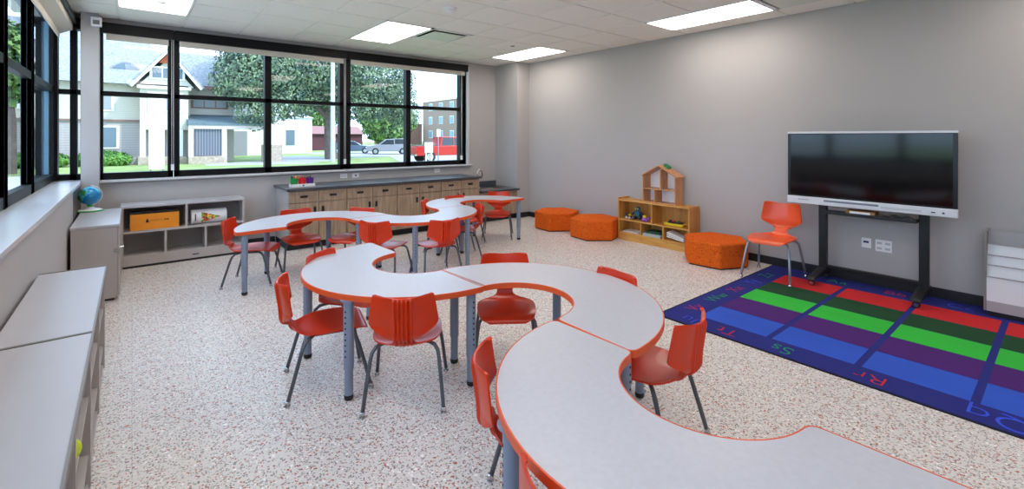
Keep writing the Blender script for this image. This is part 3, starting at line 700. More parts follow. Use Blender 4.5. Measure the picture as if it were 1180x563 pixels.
for x in (-.03,.03):
    for y in (-.027,.027): B().lathe([(.017,-.006),(.018,0),(.017,.006)],(x,y,.018),12,'y').build('wheel',WHITE,t)
B().box(.0,.048,-.02,.02,.046,.07).build('cargo',YEL,t)
t=thing('toy_pony','small purple toy animal lying right of the toy robot','toy animal',(6.0,4.13,.324),R(-80))
B().ball((0,0,.03),.03,(1.8,1,1)).build('body',PUR,t); B().ball((.06,0,.06),.022).build('head',PUR,t); B().ball((-.01,0,.075),.022,(1.4,1,1)).build('saddle',YEL,t)
for x in (-.03,.035):
    for y in (-.016,.016): B().tube([(x,y,.03),(x*1.15,y*1.3,0)],.009,8).build('leg',PUR,t)
t=thing('toy_boat','yellow toy vehicle with black top in the upper right cubby','toy vehicle',(6.06,3.66,.324),R(-90))
B().prism([(-.15,0),(.13,0),(.16,.035),(-.16,.035)],-.05,.05,'y').build('hull',YEL,t,bevel=.006); B().box(-.10,.11,-.04,.04,.036,.055).build('deck',DARK,t,bevel=.006)
for x,c in ((-.08,NAVY),(-.02,mat('toy_red',srgb(200,40,40),.4)),(.05,TG)): B().ball((x,0,.062),.02,(1.3,1,.8),2).build('knob',c,t)
def sheets(name,label,_unused,size,n,rz,mm,cat):
    t=thing(name,label,cat,(0,0,0),rz)
    b=B()
    for k in range(n):
        dx,dy=random.uniform(-.006,.006),random.uniform(-.006,.006); b.box(-size[0]/2+dx,size[0]/2+dx,-size[1]/2+dy,size[1]/2+dy,k*size[2],k*size[2]+size[2]*.9)
    b.build('sheets',mm,t); return t
sheets('paper_stack','low stack of white paper in the lower left cubby','',(.2,.28,.004),4,0,PAPER,'paper').location=(6.06,4.37,.1235)
sheets('book_stack','pale grey binder lying in the lower middle cubby','',(.22,.3,.022),2,0,mat('pale_grey_card',srgb(176,184,182),.6),'binder').location=(6.05,3.98,.1235)
t=thing('green_folder','dark green folder on the grey binder in the lower middle cubby','folder',(6.06,3.97,.1685)); B().box(-.1,.1,-.13,.13,0,.03).build('cover',mat('dark_green_card',srgb(28,70,50),.6),t,bevel=.003)
t=thing('open_binder','white papers slumped across the lower right cubby','binder',(6.03,3.60,.126),R(8)); 
for k in range(3):
    m4=Matrix.Translation((0,0,.005+.022*k))@Matrix.Rotation(R(10+k*3),4,'X'); B().box(-.1,.1,-.12,.13,.0,.012,m4).build('page_block',PAPER,t)
t.location=(6.03,3.60,.150)

# ------------------------------------------------------------------ rug
RB=mat('rug_navy',srgb(24,32,122),.95,bump=(400,.4),noise=(3,.06)); RBK=mat('rug_binding',srgb(14,14,34),.95)
cols=[('rug_blue',(40,84,196)),('rug_purple',(72,18,110)),('rug_light_green',(44,188,56)),('rug_dark_green',(8,66,30)),('rug_red',(200,24,30))]
rm=[RB,RBK]+[mat(n,srgb(*c),.95,bump=(400,.4),noise=(3,.06)) for n,c in cols]+[mat('rug_line',srgb(36,40,140),.95)]
X0,X1,Y1,Y0=3.645,6.19,2.40,-1.30
xs=[3.91,4.29,4.69,5.07,5.45,5.84]; ys=[2.125]+[1.545-.5825*k for k in range(5)]
ys=[2.125,1.545,.9625,.38,-.2025,-.785]
t=thing('alphabet_rug','large navy rug with coloured rectangles and alphabet letters around its border','rug',(0,0,0))
b=B(); b.mi=1; b.box(X0,X1,Y0,Y1,.0005,.006); b.mi=0; b.box(X0+.018,X1-.018,Y0+.018,Y1-.018,.006,.0075)
b.build('rug_body',rm,t)
names=['blue','purple','light green','dark green','red']
for i in range(5):
    b=B(); b.mi=i+2
    for j in range(5): b.box(xs[i]+(.004),xs[i+1]-.004,ys[j+1]+(.022 if j<5 else 0),ys[j]-(.022 if j else 0),.0075,.0085)
    b.build('colour_stripe',rm,t,label='row of %s rectangles in the rug'%names[i])
LG=mat('rug_letter_green',srgb(20,150,90),.95); LR=mat('rug_letter_red',srgb(190,30,50),.95); LB=mat('rug_letter_blue',srgb(50,80,220),.95)
def letter(s,x,y,right,up,m,sz=.20): text_mesh('letter',s,sz,m,axes((x,y,.0088),right,up),t,.0004,bold=-.0035)
for k,(s,m_) in enumerate((('Uu',LB),('Tt',LR),('Ss',LG),('Rr',LR),('Qq',LB),('Pp',LR),('Oo',LG))):
    letter(s,3.78,[2.10,1.81,1.40,.86,.26,-.3,-.85][k],(0,1,0),(-1,0,0),m_,.24 if s=='Qq' else .19)
for k,(s,m_) in enumerate((('Vv',LR),('Ww',LG),('Xx',LR),('Yy',LB),('Zz',LG))): letter(s,[4.08,4.50,4.90,5.28,5.66][k],2.26,(1,0,0),(0,1,0),m_,.18)
for k,(s,m_) in enumerate((('Aa',LG),('Bb',LR),('Cc',LB))): letter(s,6.0,[1.66,1.16,.68][k],(0,-1,0),(1,0,0),m_,.18)

# ------------------------------------------------------------------ interactive screen on stand
t=thing('interactive_display','large black touch screen with white frame on a rolling stand','screen',(5.86,1.395,0))
YH=.715
B().box(.02,.10,-YH+.01,YH-.01,.865,1.66).build('housing',DARK,t,bevel=.006)
B().box(0,.02,-YH+.003,YH-.003,.93,1.640).build('bezel',BEZEL,t,bevel=.003)
B().box(-.002,0,-YH+.035,YH-.035,.955,1.632).build('glass_panel',SCREEN,t)
B().box(-.004,.03,-YH,YH,1.640,1.663).build('top_trim',WHITEG,t,bevel=.004)
f=B().box(-.012,.03,-YH,YH,.855,.935).build('lower_panel',WHITEG,t,bevel=.006)
B().box(-.0135,-.011,-.13,.35,.895,.915).build('speaker_slot',mat('slot_grey',srgb(120,126,140),.5),f); B().box(-.0135,-.011,-.46,-.15,.880,.90).build('speaker_grille',mat('grille_grey',srgb(196,200,206),.5),f)
for k in range(5): B().box(-.0135,-.011,.50+k*.022,.508+k*.022,.895,.905).build('button',DARK,f)
B().box(-.0135,-.011,-.56,-.53,.885,.895).build('port',DARK,f); B().box(-.0135,-.011,-.625,-.608,.883,.897).build('port',DARK,f)
# mount plates join it to the stand behind
B().box(.10,.125,-.35,.35,1.05,1.45).build('mount_plate',DARK,t)
t=thing('screen_stand','black rolling stand carrying the big touch screen','stand',(5.98,1.37,0))
BM=mat('black_powder_coat',srgb(22,22,25),.4)
for s in (-1,1):
    y=s*.43
    B().box(.01,.075,y-.038,y+.038,.11,1.45).build('post',BM,t,bevel=.006)
    ft=B().prism([(-.36,.075),(-.34,.10),(-.05,.135),(.13,.135),(.16,.10),(.16,.075)],y-.04,y+.04,'y').build('foot',BM,t,bevel=.006)
    for x in (-.32,.12):
        c=B().box(x-.02,x+.02,y-.018,y+.018,.055,.076).build('caster',DARK,ft); B().lathe([(.026,-.014),(.03,-.01),(.03,.01),(.026,.014)],(x,y,.0385),16,'x').build('wheel',DARK,c)
        B().lathe([(.019,-.020),(.019,.020)],(x,y,.0385),12,'x').build('hub',CHROME,c)
B().box(.02,.06,-.40,.40,.145,.175).build('crossbar',BM,t,bevel=.004)
B().box(-.13,.10,-.40,.40,.765,.783).box(-.135,-.125,-.40,.40,.765,.80).build('tray_shelf',BM,t,bevel=.003)
B().box(.02,.06,-.40,.40,.95,1.0).box(.02,.06,-.40,.40,1.3,1.35).build('mount_rail',BM,t)
t=thing('cardboard_box','flat brown cardboard box with white label on the stand tray','box',(5.90,1.42,.7835))
B().box(-.045,.10,-.125,.125,0,.045).build('carton',mat('brown_cardboard',srgb(150,104,58),.7),t,bevel=.002); B().box(-.0475,-.0448,-.085,.09,.008,.038).build('paper_label',PAPER,t)
t=thing('cable_bundle','tangled grey cables lying on the stand tray','cables',(5.93,1.14,.7840))
for k in range(4):
    pts=[(random.uniform(-.05,.05),.13-.26*q/9,.01+.012*k+.006*math.sin(q*1.7+k)) for q in range(10)]
    B().tube(pts,.006,6).build('cable',mat('cable_%d'%k,srgb(*[(150,140,130),(60,60,62),(120,110,104),(170,165,160)][k]),.6),t)

# ------------------------------------------------------------------ display rack at the right edge
RK=mat('rack_grey',srgb(170,168,172),.5); RW=mat('rack_white',srgb(228,230,236),.4)
t=thing('display_rack','grey and white book display rack at the right edge, with stepped pockets','display rack',(5.90,.14,.0085))
for y in (-.38,.365): B().prism([(.0,.04),(.29,.04),(.29,.745),(.13,.745),(.0,.60)] if 0 else [(.0,.04),(.29,.04),(.29,.745),(.04,.745)],y,y+.015,'x' if 0 else 'y') if 0 else None
def side(y0):
    b=B(); b.prism([(.0,.045),(.29,.045),(.29,.745),(.035,.745)],y0,y0+.018,'y'); return b
for y in (-.38,.362): side(y).build('side_panel',GREYE,t,bevel=.002)
B().box(.27,.285,-.362,.362,.045,.74).build('back_panel',RK,t)
lv=[(.13,.345,.006),(.30,.445,.036),(.40,.530,.066),(.49,.625,.096)]
for k,(za,zb_,x) in enumerate(lv):
    B().prism([(x,za),(x+.008,za),(x+.020,zb_),(x+.012,zb_)],-.362,.362,'y').build('pocket_panel',RW,t)
    B().box(x+.006,x+.024,-.362,.362,zb_-.002,zb_+.007).build('pocket_lip',RK,t)
B().box(.15,.16,-.362,.362,.60,.742).build('upper_panel',RK,t)
B().box(.006,.02,-.362,.362,.045,.135).build('base_panel',RK,t); B().box(.03,.27,-.36,.36,0,.045).build('plinth',DARK,t)

# ------------------------------------------------------------------ outside
GZ=-.2
GRASS=mat('lawn_grass',srgb(140,160,96),.95,noise=(.8,.25),bump=(30,.6)); PAVE=mat('pale_concrete',srgb(206,204,200),.9,noise=(.7,.04)); ASPH=mat('pale_asphalt',srgb(170,170,172),.95,noise=(.5,.05))
struct(B().box(-120,170,-60,180,GZ-.3,GZ).build('ground_outside',GRASS))
b=B(); b.box(6.0,60,23.5,28.2,GZ,GZ+.02); b.box(-90,6.0,16,30.5,GZ,GZ+.02); b.box(-14,-1.15,-30,16,GZ,GZ+.02)
struct(b.build('path_outside',PAVE))
b=B(); b.prism([(3.6,34.6),(9.0,33.0),(13.5,38.5),(13.0,47.5),(9.6,47.5),(9.2,40.0),(3.8,36.8)],GZ,GZ+.015); b.box(15,90,40.5,56,GZ,GZ+.02); b.prism([(14,28.2),(70,28.2),(70,40.5),(18.5,40.5)],GZ,GZ+.018)
struct(b.build('road_outside',ASPH))
SIDE=bands('pale_grey_siding',srgb(176,168,166),srgb(136,130,130),.16); CREAM=bands('cream_siding',srgb(206,198,186),srgb(184,176,166),.14)
ROOF=mat('blue_grey_shingle',srgb(148,152,158),.9,noise=(7,.3)); TRIMW=mat('white_trim',srgb(238,238,236),.6); BRN=mat('brown_trim',srgb(140,110,100),.7)
DG=mat('dark_glass',srgb(104,122,134),.15); CURT=mat('curtain',srgb(160,164,170),.8); STONE=mat('tan_stone',srgb(176,160,144),.9,noise=(6,.25)); ORT=mat('orange_shingle',srgb(210,110,70),.8)
def hwin(parent,x0,x1,z0,z1,y,n=1,curtain=False,trim=TRIMW):
    f=B().box(x0-.1,x1+.1,y-.06,y,z0-.1,z1+.1)
    w=f.build('window',trim,parent)
    b=B(); s=(x1-x0)/n
    for k in range(n): b.box(x0+k*s+.04,x0+(k+1)*s-.04,y-.08,y-.06,z0,z1)
    b.build('window_glass',CURT if curtain else DG,w)
t=thing('house','large pale house with blue grey shingle roof and front gable across the lawn','house',(0,40,GZ))
B().box(-12,3.2,0,9,0,2.9).build('lower_wall',SIDE,t); B().box(-12,3.2,.0,9,2.9,5.35).build('upper_wall',CREAM,t)
B().box(-12,3.2,-.12,.02,2.84,2.96).build('band_board',BRN,t)
b=B(); v=[b.bm.verts.new(q) for q in ((-12.5,-.6,5.3),(3.4,-.6,5.3),(3.4,9.6,5.3),(-12.5,9.6,5.3),(-8,4.5,9.8),(.2,4.5,9.8))]
for q in ((0,1,5,4),(1,2,5),(2,3,4,5),(0,4,3),(3,2,1,0)): b._f([v[i] for i in q])
b.build('main_roof',ROOF,t)
B().prism([(-12.4+0,0),(0,0)],0,1) if 0 else None
b=B(); 
# eyebrow dormer
pts=[(-1.25+1.8*k/12,.55*math.sin(PI*k/12)) for k in range(13)]
b.prism([(x,6.35+z) for x,z in pts],.62,2.2,'y'); b.build('eyebrow_dormer',ROOF,t)
b=B(); b.prism([(-1.05+1.4*k/12,6.40+.40*math.sin(PI*k/12)) for k in range(13)],.58,.63,'y'); b.build('dormer_window',DG,t)
# projecting bay with gable
B().box(.4,3.0,-1.3,.2,2.3,5.3).build('bay_wall',CREAM,t)
B().prism([(.3,5.2),(3.3,5.2),(1.85,7.0)],-1.3,.2,'y').build('gable_wall',CREAM,t)
for s,xa in ((-1,-.1),(1,3.75)):
    B().prism([(1.85,7.75),(1.85,7.5),(xa,5.1),(xa-s*-.0+s*.15,5.2)],-1.8,4.5,'y').build('gable_roof',ROOF,t)
    B().prism([(1.85,7.62),(1.85,7.40),(xa+(-s)*.1,5.02),(xa,5.12)],-1.9,-1.78,'y').build('bargeboard',BRN if 0 else TRIMW,t)
B().prism([(1.40,6.75),(2.30,6.75),(1.85,7.38)],-1.42,-1.28,'y').build('gable_peak',ORT,t)
hwin(t,1.0,2.7,5.75,6.4,-1.30,3); hwin(t,.9,2.6,3.6,4.7,-1.30,2,True)
B().box(.25,3.15,-1.5,-1.2,5.0,5.2).build('bay_cornice',TRIMW,t)
# right wing
B().box(2.9,6.0,.6,8,0,5.35).build('wing_wall',CREAM,t)
B().prism([(2.2,5.35),(6.3,5.35),(5.0,7.85),(2.2,7.85)],.2,.5,'y').build('wing_roof_front',ROOF,t) if 0 else None
b=B(); v=[b.bm.verts.new(q) for q in ((2.4,.0,5.35),(6.2,.0,5.35),(6.2,8,5.35),(2.4,8,5.35),(2.4,3.0,8.2),(5.4,3.0,8.2))]
for q in ((0,1,5,4),(1,2,5),(2,3,4,5),(0,4,3),(3,2,1,0)): b._f([v[i] for i in q])
b.build('wing_roof',ROOF,t)
B().box(2.9,7.0,-.15,.1,5.25,5.5).build('eave_board',BRN,t); hwin(t,3.4,5.5,4.0,4.75,.6,3,True,BRN)
b=B(); v=[b.bm.verts.new(q) for q in ((2.9,-2.6,2.55),(7.4,-2.6,2.55),(7.4,.6,2.75),(2.9,.6,3.3),(7.4,.6,2.55),(2.9,.6,2.55),(6.6,.6,3.3))]
b.bm.free(); B().prism([(-2.7,2.62),(-2.7,2.74),(.6,3.45),(.6,2.62)],2.9,7.6,'x').build('porch_roof',mat('blue_slate',srgb(98,116,124),.8,noise=(6,.15)),t)
B().box(2.9,7.6,-2.65,-2.45,2.36,2.62).build('porch_beam',mat('tan_trim',srgb(196,186,180),.7),t)
for x in (3.05,4.95): B().box(x-.14,x+.14,-2.6,-2.32,.3,2.4).build('porch_column',TRIMW,t)
SCR=bands('porch_screen',srgb(96,100,112),srgb(140,144,152),.16,0,.25)
B().box(3.25,4.8,-2.5,-2.42,.55,2.36).build('porch_screen',SCR,t); B().box(2.9,5.1,-2.75,-2.3,0,.52).build('porch_base',STONE,t)
B().box(.4,.7,-1.3,-1.0,0,2.3).box(2.4,2.7,-1.3,-1.0,0,2.3).build('entry_column',TRIMW,t); B().box(.3,2.9,-1.6,.0,0,.5).build('entry_steps',STONE,t)
hwin(t,-1.5,-.75,1.15,2.45,0); hwin(t,-4.6,-3.7,1.15,2.45,0); hwin(t,-2.0,-1.0,3.6,4.7,0,1,True); hwin(t,-5.2,-4.0,3.6,4.7,0,1,True)
B().prism([(7.35,0),(8.55,0),(8.55,1.25),(7.35,1.25)],-3.0,-2.0,'y').build('carport_base',STONE,t)
B().prism([(7.5,1.25),(8.4,1.25),(8.2,2.6),(7.7,2.6)],-2.9,-2.1,'y').build('carport_column',TRIMW,t)
# garage behind
t=thing('garage','white garage seen through the carport behind the house','garage',(8.2,52,GZ))
B().box(-3.4,2.2,0,6,0,3.6).build('wall',TRIMW,t); B().prism([(-3.8,3.55),(2.6,3.55),(-.6,6.0)],-.4,6.3,'y').build('roof',ROOF,t); B().box(-1.2,.6,-.1,0,0,2.4).build('garage_door',mat('grey_door',srgb(150,150,156),.7),t); hwin(t,-2.6,-1.9,1.6,2.6,0)
t=thing('white_house','plain white neighbouring house with one window, left of the big tree','house',(14.6,55,GZ))
B().box(-3.0,1.2,0,7,0,4.0).build('wall',TRIMW,t); B().prism([(-3.2,3.95),(1.4,3.95),(-.9,4.9)],-.2,7,'y').build('roof',mat('white_roof',srgb(225,228,232),.8),t); hwin(t,-1.6,-.6,.9,2.6,0)
t=thing('low_garage','long low garage with dark red doors and pinkish roof behind the tree','garage',(20.5,66,GZ))
B().box(-4.2,5.5,0,6,0,2.3).build('wall',mat('maroon_wall',srgb(100,62,70),.9),t); B().prism([(-.4,2.25),(6.4,2.25),(3,3.4)],-4.6,5.9,'x').build('roof',mat('pink_roof',srgb(150,112,108),.9),t)
# brick school building
BR=brick('tan_brick',srgb(138,98,84),srgb(116,80,70),srgb(150,128,118),1.6)
t=thing('brick_building','three storey brown brick building beyond the street at the right','building',(54,91,GZ))
B().box(0,26,-16,8.5,0,10.1).build('block',BR,t); B().box(-.12,26.1,-16.1,8.6,10.1,10.35).build('coping',TRIMW,t)
for zz in (1.7,4.9,8.0):
    for k in range(5):
        y=-14.5+k*4.6
        w=B().box(-.08,0,y-.1,y+1.5,zz-.1,zz+1.6).build('window',TRIMW,t); B().box(-.12,-.08,y,y+1.4,zz,zz+1.5).build('window_glass',mat('blue_glass',srgb(120,150,170),.2) if (zz,k)==(1.7,0) else bpy.data.materials['blue_glass'],w)
t=thing('brick_annex','low flat roofed brick annex left of the tall brick building','building',(50,104.4,GZ))
B().box(-1.0,4,-4.5,12,0,4.8).build('block',BR,t); B().box(-1.1,4.1,-4.6,12.1,4.8,5.0).build('coping',BRN,t); B().box(-1.05,-1,-3,10,0,2.0).build('red_band',mat('maroon_band',srgb(130,80,84),.9),t)
# trees
LEAF=[]
for nme,c1,c2 in (('leaf_dark',(62,88,76),(128,148,112)),('leaf_green',(64,104,60),(134,168,88)),('leaf_bush',(44,100,40),(100,150,60))):
    m,nt,p=base(nme); oi=nt.nodes.new('ShaderNodeTexCoord'); n=nt.nodes.new('ShaderNodeTexNoise'); n.inputs['Scale'].default_value=1.1; n.inputs['Detail'].default_value=6
    cr=nt.nodes.new('ShaderNodeValToRGB'); cr.color_ramp.elements[0].position=.4; cr.color_ramp.elements[1].position=.6; cr.color_ramp.elements[0].color=srgb(*c1); cr.color_ramp.elements[1].color=srgb(*c2)
    nt.links.new(oi.outputs['Object'],n.inputs['Vector']); nt.links.new(n.outputs['Fac'],cr.inputs[0]); nt.links.new(cr.outputs[0],p.inputs['Base Color']); p.inputs['Roughness'].default_value=.6
    LEAF.append(m)
BARK=mat('bark',srgb(110,98,92),.95,noise=(4,.25),bump=(8,.8))
def crown(blobs,nleaf,size,mm,parent,name='foliage'):
    b=B(); tot=sum(r[0]*r[1]*r[2] for _,r in blobs)**(1)
    for c,r in blobs:
        n=int(nleaf*r[0]*r[1]*r[2]/tot)
        for _ in range(n):
            d=Vector((random.gauss(0,1),random.gauss(0,1),random.gauss(0,1))).normalized()
            rad=random.uniform(.55,1.03)**.6; p=Vector((c[0]+d.x*r[0]*rad,c[1]+d.y*r[1]*rad,c[2]+d.z*r[2]*rad))
            nn=(d+Vector((random.uniform(-.7,.7),random.uniform(-.7,.7),random.uniform(-.2,.9)))).normalized()
            u=nn.cross(Vector((random.uniform(-1,1),random.uniform(-1,1),.3))).normalized(); w=nn.cross(u); s=size*random.uniform(.6,1.3)
            b.quad(p-u*s,p-w*s*.6,p+u*s,p+w*s*.6)
    return b.build(name,mm,parent,recalc=False)
t=thing('big_tree','large spreading dark green tree in the middle of the window view','tree',(12.5,38.7,GZ)); t.scale=(.9,.9,.9)
blobs=[((-1.5,0,8.6),(5.5,4,3.6)),((3.2,0,7.8),(5.0,4,3.0)),((-5.2,-.5,7.6),(3.8,3.2,3.0)),((-.8,0,12),(5.0,4,2.8)),((-4.6,0,11),(3.5,3,2.6)),((5.6,.3,5.8),(3.2,3,2.2)),((-3.6,-1,5.2),(2.5,2.2,1.7)),((-5.2,-1.2,4.6),(1.8,1.8,1.6)),((2.4,-1,4.9),(3.2,2.4,1.5)),((-.2,1,5.8),(3,2.5,1.5)),((2.2,0,10.0),(3.0,3,1.9)),((-6.3,-1.2,4.4),(1.6,1.6,1.9)),((-7.2,-.8,6.6),(2.2,2.2,2.3)),((-6.4,-.5,9.4),(2.6,2.4,2.4)),((7.4,.5,4.4),(1.8,2,1.5))]
crown(blobs,80000,.125,LEAF[0],t)
tr=B(); tr.tube([(.2,0,0),(.1,0,.5),(.0,0,2),(-.1,0,4),(-.3,0,6.5)],.62,14,.3); tr.tube([(0,0,3.4),(1.6,.2,5.6),(3.5,.2,7.4)],.28,8,.1); tr.tube([(-.05,0,3.6),(-2,-.2,5.6),(-4,-.3,7.2)],.26,8,.1); tr.build('trunk',BARK,t)
def tree(name,label,x,y,rx,rz_,zc,mm,n=5000,cat='tree',trunk=True,size=.28):
    t=thing(name,label,cat,(x,y,GZ))
    bl=[((random.uniform(-.35,.35)*rx,random.uniform(-.3,.3)*rx,zc+random.uniform(-.4,.4)*rz_),(rx*.7,rx*.65,rz_*.65)) for _ in range(5)]
    crown(bl,n,size,mm,t)
    if trunk: B().tube([(0,0,0),(.05,0,zc*.5),(-.1,0,zc)],.25,10,.12).build('trunk',BARK,t)
    return t
tree('leafy_tree','fresh green tree behind the big tree, left of the brick annex',25.6,58.4,4.1,3.5,4.0,LEAF[1],7000)
tree('leafy_tree','light green tree in front of the brick building corner',40.5,84,4.0,3.4,6.0,LEAF[1],5000)
tree('leafy_tree','green tree rising behind the low maroon garage',23.2,81.5,6.4,3.2,5.2,LEAF[1],6000)
tree('leafy_tree','green tree beyond the roof ridge left of the big tree',12.9,71,3.4,4.2,7.8,LEAF[1],5000)
tree('leafy_tree','tree with layered branches seen through the narrow corner window',-4.6,33,1.9,2.6,5.0,LEAF[1],2600,size=.2)
tree('leafy_tree','tree seen through the left wall windows',-13,18.6,3.4,3.6,6.2,LEAF[0],6000)
for i,(x,lab) in enumerate(((-7.15,'round clipped green bush at the far left of the house wall'),(-4.3,'green bush seen behind the corner column'),(-1.42,'green bush under the lower house window'))):
    t=thing('clipped_bush',lab,'bush',(x,38.6,GZ)); crown([((0,0,.45),(1.35,.8,.55)),((-.6,-.1,.4),(.8,.7,.45)),((.65,0,.4),(.85,.7,.45))],3500,.10,LEAF[2],t); B().tube([(0,0,0),(0,0,.5)],.1,8).build('stem',BARK,t)
# pole, signs, added white panel
t=thing('utility_pole','tall pale grey utility pole in front of the big tree','pole',(11.1,33.7,GZ)); B().tube([(0,0,0),(0,0,10.5)],.17,14,.13).build('shaft',mat('galvanised',srgb(188,192,196),.5,metal=.2),t); B().box(-.1,.1,-.2,-.14,1.6,2.1).build('plate',TRIMW,t)
t=thing('bright_strip_panel','tall white panel added on the lawn for a bright strip in the window view','panel',(1.02,31.0,GZ)); B().box(-.33,.33,-.05,.05,.1,3.95).build('board',WHITE,t,bevel=.02); B().box(-.3,-.22,-.04,.04,0,.1).box(.22,.3,-.04,.04,0,.1).build('foot',GREYE,t)  # made-up panel standing in for a bright strip in the window view
t=thing('parking_sign','short white sign board on two posts in front of the red pickup','sign',(15.6,27.9,GZ)); B().box(-.30,.30,-.03,.03,.75,1.45).build('sign_plate',WHITE,t); B().box(-.24,-.16,-.03,.03,0,.75).box(.16,.24,-.03,.03,0,.75).build('post',WHITE,t)
t=thing('street_sign','slim street sign post with small white plate beside the red pickup','sign',(16.4,28.0,GZ)); B().tube([(0,0,0),(0,0,2.2)],.035,8).build('post',GREYE,t); B().box(-.14,.14,-.05,-.03,1.85,2.35).build('sign_plate',WHITE,t)
# vehicles
TYRE=mat('tyre',srgb(36,36,38),.9); CG=mat('car_glass',srgb(56,64,70),.1)
def vehicle(name,label,loc,rz,paint,kind):
    t=thing(name,label,'truck' if kind=='pickup' else 'car',loc,rz)
    pm=mat(name+'_paint',paint,.25,coat=.5)
    if kind=='pickup':
        body=[(-2.7,.5),(2.75,.5),(2.85,.75),(2.8,1.0),(2.6,1.12),(1.35,1.2),(-2.7,1.18)]; cab=[(-.95,1.15),(1.45,1.15),(.75,1.82),(-.75,1.85)]; gl=[(-.82,1.22),(1.20,1.22),(.68,1.76),(-.68,1.78)]; L=2.7; hw=.95; wr=.42; wx=(-1.75,1.8)
    elif kind=='suv':
        body=[(-2.25,.35),(2.25,.35),(2.3,.7),(2.15,.9),(1.2,1.02),(-2.2,1.08),(-2.3,.8)]; cab=[(-2.15,1.05),(1.15,1.0),(.35,1.6),(-1.6,1.68)]; gl=[(-1.9,1.10),(.92,1.05),(.28,1.53),(-1.5,1.60)]; hw=.9; wr=.34; wx=(-1.35,1.4)
    else:
        body=[(-2.3,.32),(2.3,.32),(2.35,.6),(2.2,.8),(1.1,.93),(-1.7,.98),(-2.3,.9)]; cab=[(-1.75,.95),(1.05,.9),(.3,1.38),(-1.0,1.42)]; gl=[(-1.45,.98),(.85,.95),(.25,1.32),(-.92,1.36)]; hw=.88; wr=.33; wx=(-1.4,1.45)
    B().prism(body,-hw,hw,'y').build('body',pm,t,bevel=.06,seg=3)
    c=B(); lo=cab; v0=[];v1=[]
    for x,z in cab:
        k=hw-.04 if z<1.3 and z<cab[0][1]+.1 else hw-.2
        v0.append(c.bm.verts.new((x,-k,z))); v1.append(c.bm.verts.new((x,k,z)))
    n=len(cab); c._f(v0); c._f(v1[::-1])
    for i in range(n): c._f([v0[i],v1[i],v1[(i+1)%n],v0[(i+1)%n]])
    cb=c.build('cabin',pm,t,bevel=.03)
    zl,zh=gl[0][1],gl[2][1]
    for s in (-1,1):
        g=B(); m_=.5*(gl[0][0]+gl[1][0])
        def k(z): return (hw-.035-(.16)*(z-cab[0][1])/(cab[2][1]-cab[0][1]))*s
        for q in ([gl[0],(m_-.05,gl[0][1]),(m_-.05,gl[3][1]),gl[3]],[(m_+.05,gl[1][1]),gl[1],gl[2],(m_+.05,gl[2][1])]):
            a=[g.bm.verts.new((x,k(z),z)) for x,z in q]; d=[g.bm.verts.new((x,k(z)+s*.015,z)) for x,z in q]
            g._f(a);g._f(d)
            for i in range(4): g._f([a[i],a[(i+1)%4],d[(i+1)%4],d[i]])
        g.build('side_window',CG,cb)
    for x in wx:
        for s in (-1,1):
            w=B().lathe([(wr*.7,-.11),(wr,-.10),(wr,.10),(wr*.7,.11)],(x,s*(hw-.08),wr),24,'y').build('wheel',TYRE,t)
            B().lathe([(wr*.55,s*-.0+.105),(wr*.6,.118)] if s>0 else [(wr*.6,-.118),(wr*.55,-.105)],(x,s*(hw-.08),wr),16,'y').build('rim',CHROME,w)
    if kind=='pickup':
        B().box(-2.65,-1.05,-hw+.1,hw-.1,1.17,1.22).build('bed_cover',DARK,t); B().box(-2.82,-2.7,-hw+.05,hw-.05,.5,.62).build('bumper',CHROME,t)
        for s in (-1,1): B().box(-2.74,-2.66,s*hw-.12 if s>0 else -hw+.0,s*hw if s>0 else -hw+.12,.8,1.1).build('tail_light',mat('tail_red',srgb(190,20,24),.3),t)
    for s in (-1,1): B().box(2.12 if kind!='pickup' else 2.7,2.34 if kind!='pickup' else 2.86,s*.6-.14,s*.6+.14,.66,.80).build('headlight',WHITE,t)
    return t
vehicle('pickup_truck','red pickup truck parked at the right end of the window view',(18.0,29.5,GZ),R(-6),srgb(176,22,12),'pickup')
vehicle('suv_car','silver grey estate car parked on the street',(21.0,46.0,GZ),R(158),srgb(150,152,158),'suv')
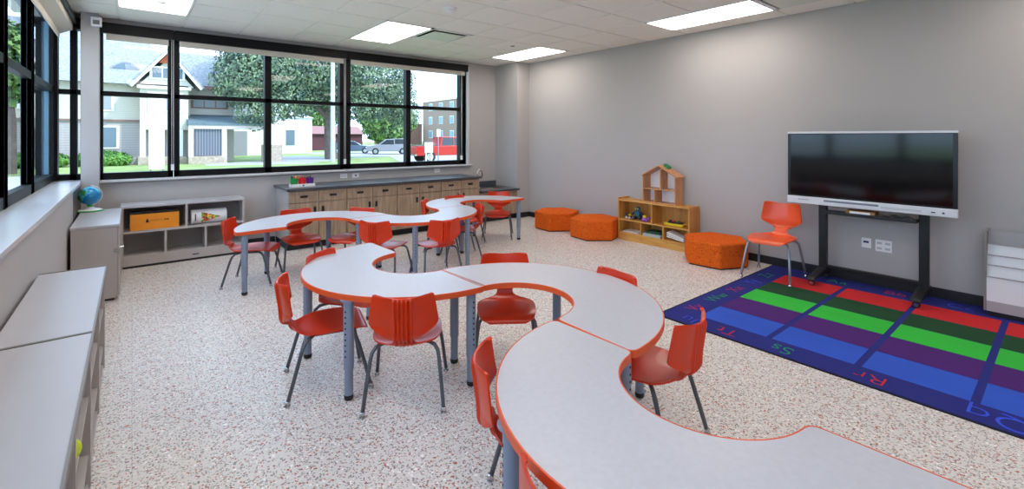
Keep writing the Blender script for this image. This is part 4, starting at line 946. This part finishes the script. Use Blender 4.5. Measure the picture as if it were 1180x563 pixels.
vehicle('sedan_car','dark blue grey saloon car parked behind the utility pole',(18.7,50.6,GZ),R(-24),srgb(88,104,124),'sedan')
# pale building on the left side seen through the left windows
t=thing('left_building','pale building across the drive, seen through the left windows','building',(-26,34,GZ)); B().box(-4,8,-8,8,0,5.0).build('wall',CREAM,t); B().prism([(-4.5,4.95),(8.5,4.95),(2,8.0)],-8.5,8.5,'y').build('roof',ROOF,t)

# ------------------------------------------------------------------ light
w=bpy.data.worlds.new('World'); SC.world=w; w.use_nodes=True; nt=w.node_tree; bg=nt.nodes['Background']
tc=nt.nodes.new('ShaderNodeTexCoord'); sx=nt.nodes.new('ShaderNodeSeparateXYZ'); nt.links.new(tc.outputs['Generated'],sx.inputs[0])
cr=nt.nodes.new('ShaderNodeValToRGB'); cr.color_ramp.elements[0].position=.0; cr.color_ramp.elements[0].color=(.52,.73,1,1); cr.color_ramp.elements[1].position=.7; cr.color_ramp.elements[1].color=(.5,.72,1,1)
nt.links.new(sx.outputs[2],cr.inputs[0]); nt.links.new(cr.outputs[0],bg.inputs[0]); bg.inputs[1].default_value=4.0
sun=bpy.data.lights.new('sun','SUN'); sun.energy=3.0; sun.angle=R(1); sun.color=(1,.96,.9)
so=bpy.data.objects.new('sun',sun); COL.objects.link(so); so.rotation_euler=Vector((-.45,.62,-.85)).to_track_quat('-Z','Y').to_euler(); so.location=(20,-20,30)

# ------------------------------------------------------------------ camera
cam=bpy.data.cameras.new('camera'); cam.sensor_width=36; cam.lens=533/1180*36; cam.shift_y=-(281.5-158)/1180; cam.clip_start=.02; cam.clip_end=500
co=bpy.data.objects.new('camera',cam); COL.objects.link(co); co.location=(0,0,1.6); co.rotation_euler=(R(90),0,-math.atan2(438,533)); SC.camera=co
vs=SC.view_settings; vs.view_transform='Standard'; vs.look='None'; vs.gamma=1; vs.use_curve_mapping=False; vs.exposure=0
SC.cycles.max_bounces=8; SC.cycles.diffuse_bounces=5; SC.cycles.transparent_max_bounces=12; SC.cycles.use_denoising=True; SC.cycles.sample_clamp_indirect=6
